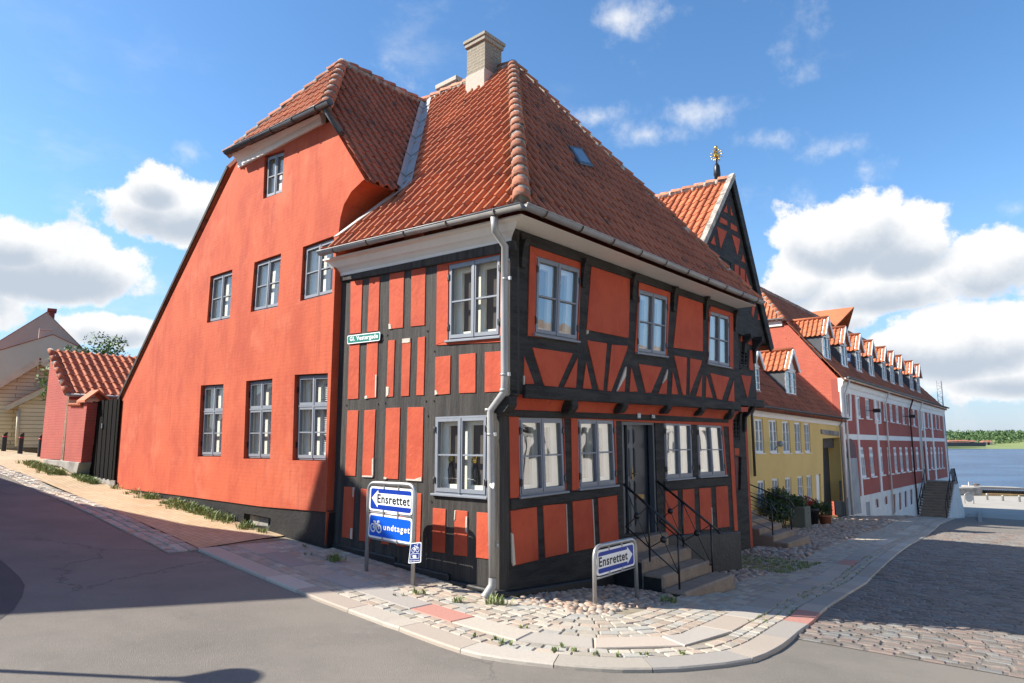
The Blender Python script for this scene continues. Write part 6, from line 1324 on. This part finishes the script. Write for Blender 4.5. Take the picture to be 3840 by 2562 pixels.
# tree behind the outbuilding
tb=pu(36.).hit(X('z1',600,390)[0]); tr=empty('broadleaf_tree','green leafy tree top behind the red tiled outbuilding','tree',V(tb[0],tb[1],1.9)); mb=MB(); r_=random.Random(12)
top=pu(36.).hit(X('z1',625,250)[0])[2]; H_=top-1.9
mb.tube([V(tb[0],tb[1],1.7),V(tb[0]+.1,tb[1],1.9+H_*.4),V(tb[0]+.3,tb[1],1.9+H_*.8)],[.22,.16,.05],8)
tips=[]
for k in range(16):
    a=r_.uniform(0,6.28); z=r_.uniform(.45,.9); b=V(tb[0]+.15,tb[1],1.9+H_*z*.85); e_=b+V(math.cos(a),math.sin(a),.9)*r_.uniform(.7,1.7)*(1.25-z*.7); mb.tube([b,e_],[.06,.02],5); tips.append(e_)
mb.build('trunk','bark',tr); mb=MB()
for t in tips+[V(tb[0]+.3,tb[1],1.9+H_*.9)]: leaves(mb,t,r_.uniform(.45,.85),110,.10,r_,V(1,1,.85),.35)
mb.build('crown','leaf',tr)
sb=pu(27.).hit(X('z1',335,570)[0]); mb=MB(); o=empty('leafy_shrub','green twigs of a shrub beside the clapboard house wall','shrub',V(sb[0],sb[1],1.7)); 
mb.tube([V(sb[0]+.3,sb[1]+.5,1.5),V(sb[0]+.25,sb[1]+.4,3.5),sb],[.06,.04,.01],5); mb.build('stem','bark',o); mb=MB(); leaves(mb,sb,.75,170,.11,r_,V(.8,.8,1.5),.2); mb.build('foliage','leaf',o)
# two dark cat figures standing inside the lower side window
for i,(px,py) in enumerate(((550,80),(905,110))):
    t=PA.hit(X('a6',px,py)[0],-.16); bz=PA.hit(X('a6',px+40*i*.5+15,520)[0],-.16); o=empty('cat_figure',['slim dark cat figurine in the lower side window, left casement','slim dark cat figurine in the lower side window, right casement beside the downpipe'][i],'figurine',bz,'cat figurines in the window')
    mb=MB(); mb.tube([bz,bz+(t-bz)*.3,bz+(t-bz)*.65,bz+(t-bz)*.86],[.02,.05,.055,.03],8); mb.build('body','iron',o)
    mb=MB(); mb.ball(t,.045,10,6,V(1,.9,1.1)); 
    for s in (-1,1): mb.tube([t+DA*s*.028+ZUP*.03,t+DA*s*.04+ZUP*.10],[.02,.002],5)
    mb.build('head',mat('ochre_cat_head',(.28,.24,.04),.6,bump=0) if i==0 else 'gold',o)
# ================================================================ NEIGHBOURS OUTSIDE THE FRAME (they cast the shadows and fill the reflections)
def lamp(name,label,base,hh,r=.26):
    o=empty(name,label,'street lamp',base,'street lamps'); mb=MB(); mb.tube([base-ZUP*.1,base+ZUP*(hh*.3),base+ZUP*(hh-.45)],[.06,.045,.035],10); mb.build('pole','iron',o)
    c=base+ZUP*hh; mb=MB(); mb.lathe(c,[(.05,-.45),(.06,-.3),(r*.9,-.02)],16); mb.build('lamp_glass','lampglass',o); mb=MB(); mb.lathe(c,[(r*.95,-.02),(r*1.02,0),(r*.6,.07),(.05,.12)],20); mb.build('lamp_cap','iron',o)
SUN_AZ,SUN_EL=-92.5,38.
sdir=V(math.sin(R(SUN_AZ))*math.cos(R(SUN_EL)),math.cos(R(SUN_AZ))*math.cos(R(SUN_EL)),math.sin(R(SUN_EL)))
dsc=gh(*X('f',850,2545)[0],-.04); hl=3.9; lb=dsc+sdir*(hl/sdir[2]); lamp('street_lamp','slim street lamp with conical glass standing left outside the frame',V(lb[0],lb[1],0.)+ZUP*(G(lb)-.08),lb[2]-(G(lb)-.08),.29)
lP=PB.hit(X('b7',352,320)[0]); lr=(lP-ORI)/np.linalg.norm(lP-ORI); lr=lr-2*np.dot(lr,NB)*NB; hpt=lP+lr*13.; lamp('street_lamp','street lamp across the right street, seen reflected in the ground floor window',V(hpt[0],hpt[1],G(hpt)-.08),hpt[2]-G(hpt)+.08,.36)
NX=-14.5
prof=[(5.2,-1),(5.2,4.6),(7.2,7.15),(7.9,8.3),(8.6,9.4),(9.6,10.65),(11.8,10.6),(12.2,8.9),(12.75,7.9),(13.3,6.8),(15.25,4.5),(17.6,2.7),(18.8,1.5),(18.8,-1)]
o=empty('neighbour_house','half-hipped house across the left street, outside the frame','house',V(NX,11.5,0)); mb=MB(); mb.prism([V(NX,y,z) for y,z in prof],V(-9,0,0)); mb.build('wall','beige',o)
mb=MB()
for a,b in zip(prof[1:-2],prof[2:-1]): mb.prism([V(NX-.0,a[0],a[1]),V(NX,b[0],b[1]),V(NX-9.3,b[0],b[1]),V(NX-9.3,a[0],a[1])],ZUP*.02)
mb.build('roof','tileB',o)
o=empty('white_house','long white house across the right street, seen only in reflections','house',UV(-13.5,12,-1)); PWt=pu(-13.5); 
holes=[]; mb=MB(); mb.prism([UV(-13.5,-3,-3),UV(-13.5,40,-5),UV(-13.5,40,4.6),UV(-13.5,-3,4.6)],DA*-8); mb.build('wall','white',o)
mb=MB(); mb.prism([UV(-13.1,-3.3,4.6),UV(-13.1,40,4.6),UV(-17.5,40,8.6),UV(-17.5,-3.3,8.6)],ZUP*.15,[(0,0),(43,0),(43,6),(0,6)]); mb.build('roof','beigeroof',o)
cy=MB(); profile_run(cy,[UV(-13.5,-3,4.1),UV(-13.5,40,4.1)],[DA,DA],[(-.05,0),(.1,0),(.12,.2),(.3,.4),(-.05,.4)]); cy.build('cornice','white',o)
for k in range(9):
    for z0 in (-.3,):
        v_=0.5+k*4.4; q=[UV(-13.5,v_+1,z0+2.9),UV(-13.5,v_,z0+2.9),UV(-13.5,v_,z0+1.5),UV(-13.5,v_+1,z0+1.5)]; w=MB(); 
        w.prism([p+DA*.02 for p in q],DA*.02); w.build('window','slategrey',o)
hd=MB(); hr_=random.Random(6)
for k in range(40): v_=-1+k*.55; leaves(hd,UV(-9.8,v_,Guv(-9.8,v_)+.45),.45,40,.09,hr_,V(1,1,1.2),.5)
o=hd.build('lavender_hedge',leafmat('lavender',(.10,.07,.13),(.06,.06,.05)),None,org=UV(-9.8,8,-1)); tag(o,'low purple hedge before the white house, seen only in reflections','hedge')
# ================================================================ SKY, SUN, CAMERA
W=bpy.data.worlds.new('World'); SC.world=W; W.use_nodes=True; b=NB_(W.node_tree); wt=W.node_tree; bg=wt.nodes['Background']; outw=wt.nodes['World Output']
sky=b.n('ShaderNodeTexSky',sky_type='NISHITA',sun_disc=False,sun_elevation=R(SUN_EL),sun_rotation=R(SUN_AZ),altitude=0.,air_density=1.0,dust_density=.35,ozone_density=2.2)
hs=b.n('ShaderNodeHueSaturation'); hs.inputs['Saturation'].default_value=1.2; hs.inputs['Value'].default_value=1.; b.l(sky.outputs[0],hs.inputs['Color']); b.l(hs.outputs[0],bg.inputs['Color']); bg.inputs['Strength'].default_value=.115
tc=b.n('ShaderNodeTexCoord'); sx=b.n('ShaderNodeSeparateXYZ'); b.l(tc.outputs['Generated'],sx.inputs[0])
az=b.math('ARCTAN2',sx.outputs[0],sx.outputs[1]); el=b.math('ARCSINE',sx.outputs[2])
def ang(px,py): r=ray(px*3840/2350,py*3840/2350); r/=np.linalg.norm(r); return math.atan2(r[0],r[1]),math.asin(r[2])
# warped coordinates for ragged edges
def fbm(sc,det,rough,seed,st=(1,1,1)):
    mp=b.n('ShaderNodeMapping'); mp.inputs['Location'].default_value=(seed,seed*.7,seed*1.3); mp.inputs['Scale'].default_value=st; b.l(tc.outputs['Generated'],mp.inputs[0]); n=b.n('ShaderNodeTexNoise',i_Scale=sc,i_Detail=det,i_Roughness=rough); b.l(mp.outputs[0],n.inputs[0]); return n.outputs[0]
n1=fbm(9,9,.62,3.1); n2=fbm(3.2,6,.55,8.2); wsp=fbm(5,7,.6,1.7,(1,.35,2.2))
blobs=[ # centre x,y, half width, half height (photo measure), weight
 (390,480,185,88,1.1),(355,430,85,70,1.),(120,610,280,95,1.2),(20,560,120,70,1.),(260,640,170,50,.9),(250,760,130,48,1.),(430,345,60,38,.8),
 (1420,40,95,55,.8),(1120,40,35,28,.35),(1480,310,130,36,.62),(1600,265,110,42,.55),(1370,270,70,28,.4),(1770,320,90,30,.35),(1930,335,95,40,.62),(1990,390,50,30,.4),
 (1830,640,110,95,1.15),(1900,720,170,80,1.1),(1920,540,185,115,1.35),(1860,480,60,60,.7),(2080,560,180,95,1.25),(2260,600,190,110,1.2),(2010,660,300,80,1.15),(2200,780,330,110,1.3),(2330,860,220,60,1.1),(2250,850,220,45,.9),(2100,800,200,70,1.),(2330,480,90,30,.5),(2330,905,120,16,.8),
 (-200,650,260,110,1.2),(2600,700,300,200,1.2),]
dens=None; dthin=None; shd=None
for (x,y,wx,wy,k) in blobs:
    a0,e0=ang(x,y); wa=abs(ang(x+wx,y)[0]-a0); we=abs(ang(x,y+wy)[1]-e0)
    dx=b.math('DIVIDE',b.math('SUBTRACT',az,a0),wa); dy=b.math('DIVIDE',b.math('SUBTRACT',el,e0),we)
    d=b.math('SUBTRACT',1.,b.math('SQRT',b.math('ADD',b.math('MULTIPLY',dx,dx),b.math('MULTIPLY',dy,dy)))); d=b.math('MULTIPLY',b.math('MAXIMUM',d,-1.),k)
    d=b.math('MAXIMUM',d,-.9)
    if k>=.95:
        sv=b.math('MULTIPLY',b.math('MULTIPLY',d,1.8,True),b.math('ADD',b.math('MULTIPLY',dy,-.75),.22),True); shd=sv if shd is None else b.math('MAXIMUM',shd,sv)
    if k>=.95: dens=d if dens is None else b.math('MAXIMUM',dens,d)
    else: dthin=d if dthin is None else b.math('MAXIMUM',dthin,d)
n6=fbm(24,8,.65,9.1)
wig=b.math('ADD',b.math('MULTIPLY',b.math('SUBTRACT',n6,.5),.7),b.math('ADD',b.math('MULTIPLY',b.math('SUBTRACT',n1,.5),2.3),b.math('MULTIPLY',b.math('SUBTRACT',n2,.5),1.1)))
raw=b.math('ADD',dens,wig); cov=b.ramp(raw,0.,.26)
rawt=b.math('ADD',dthin,b.math('MULTIPLY',wig,1.15)); cov=b.math('MAXIMUM',cov,b.math('MULTIPLY',b.ramp(rawt,-.1,1.0),.85))
# thin high wisps and general cirrus
ci=b.math('MULTIPLY',b.ramp(wsp,.52,.78),.40); ci=b.math('MULTIPLY',ci,b.ramp(n2,.42,.62))
cov=b.math('MAXIMUM',cov,ci)
hz=b.math('MULTIPLY',b.math('SUBTRACT',1.,b.ramp(el,-.02,.34)),.72); 
n3=fbm(16,8,.6,5.5)
shade=b.ramp(b.math('ADD',shd,b.math('ADD',b.math('MULTIPLY',b.math('SUBTRACT',n1,.5),1.1),b.math('MULTIPLY',b.math('SUBTRACT',n2,.5),.9))),.02,.62)
shade_old=b.ramp(b.math('ADD',b.math('SUBTRACT',raw,.55),b.math('MULTIPLY',b.math('SUBTRACT',n2,.5),2.2)),-.2,.9)
ccol=b.mix(b.math('MULTIPLY',shade,.80),(1.,1.,1.),(.42,.51,.63))
bg2=b.n('ShaderNodeBackground'); b.l(ccol,bg2.inputs[0]); bg2.inputs[1].default_value=.53
bgh=b.n('ShaderNodeBackground'); bgh.inputs[0].default_value=(.36,.58,1.,1); bgh.inputs[1].default_value=.38
mh=b.n('ShaderNodeMixShader'); b.l(hz,mh.inputs[0]); b.l(bg.outputs[0],mh.inputs[1]); b.l(bgh.outputs[0],mh.inputs[2])
mx=b.n('ShaderNodeMixShader'); b.l(cov,mx.inputs[0]); b.l(mh.outputs[0],mx.inputs[1]); b.l(bg2.outputs[0],mx.inputs[2]); b.l(mx.outputs[0],outw.inputs[0])
su=bpy.data.lights.new('sun','SUN'); su.energy=5.; su.angle=R(.53); su.color=(1.,.94,.84); so=bpy.data.objects.new('sun',su); COL.objects.link(so); so.rotation_euler=Vector(tuple(sdir)).to_track_quat('Z','Y').to_euler(); so.location=(-40,0,40)
cam=bpy.data.cameras.new('camera'); cam.sensor_width=36.; cam.lens=36.*FPX/3840.; cam.clip_end=20000.; cam.clip_start=.05; co_=bpy.data.objects.new('camera',cam); COL.objects.link(co_); co_.location=(0,0,EYE); co_.rotation_euler=(math.pi/2+PIT,0,0); SC.camera=co_
SC.view_settings.view_transform='Standard'; SC.view_settings.look='None'; SC.view_settings.exposure=1.0; SC.view_settings.gamma=1.
SC.cycles.max_bounces=8; SC.cycles.transparent_max_bounces=16; SC.cycles.caustics_reflective=False; SC.cycles.caustics_refractive=False
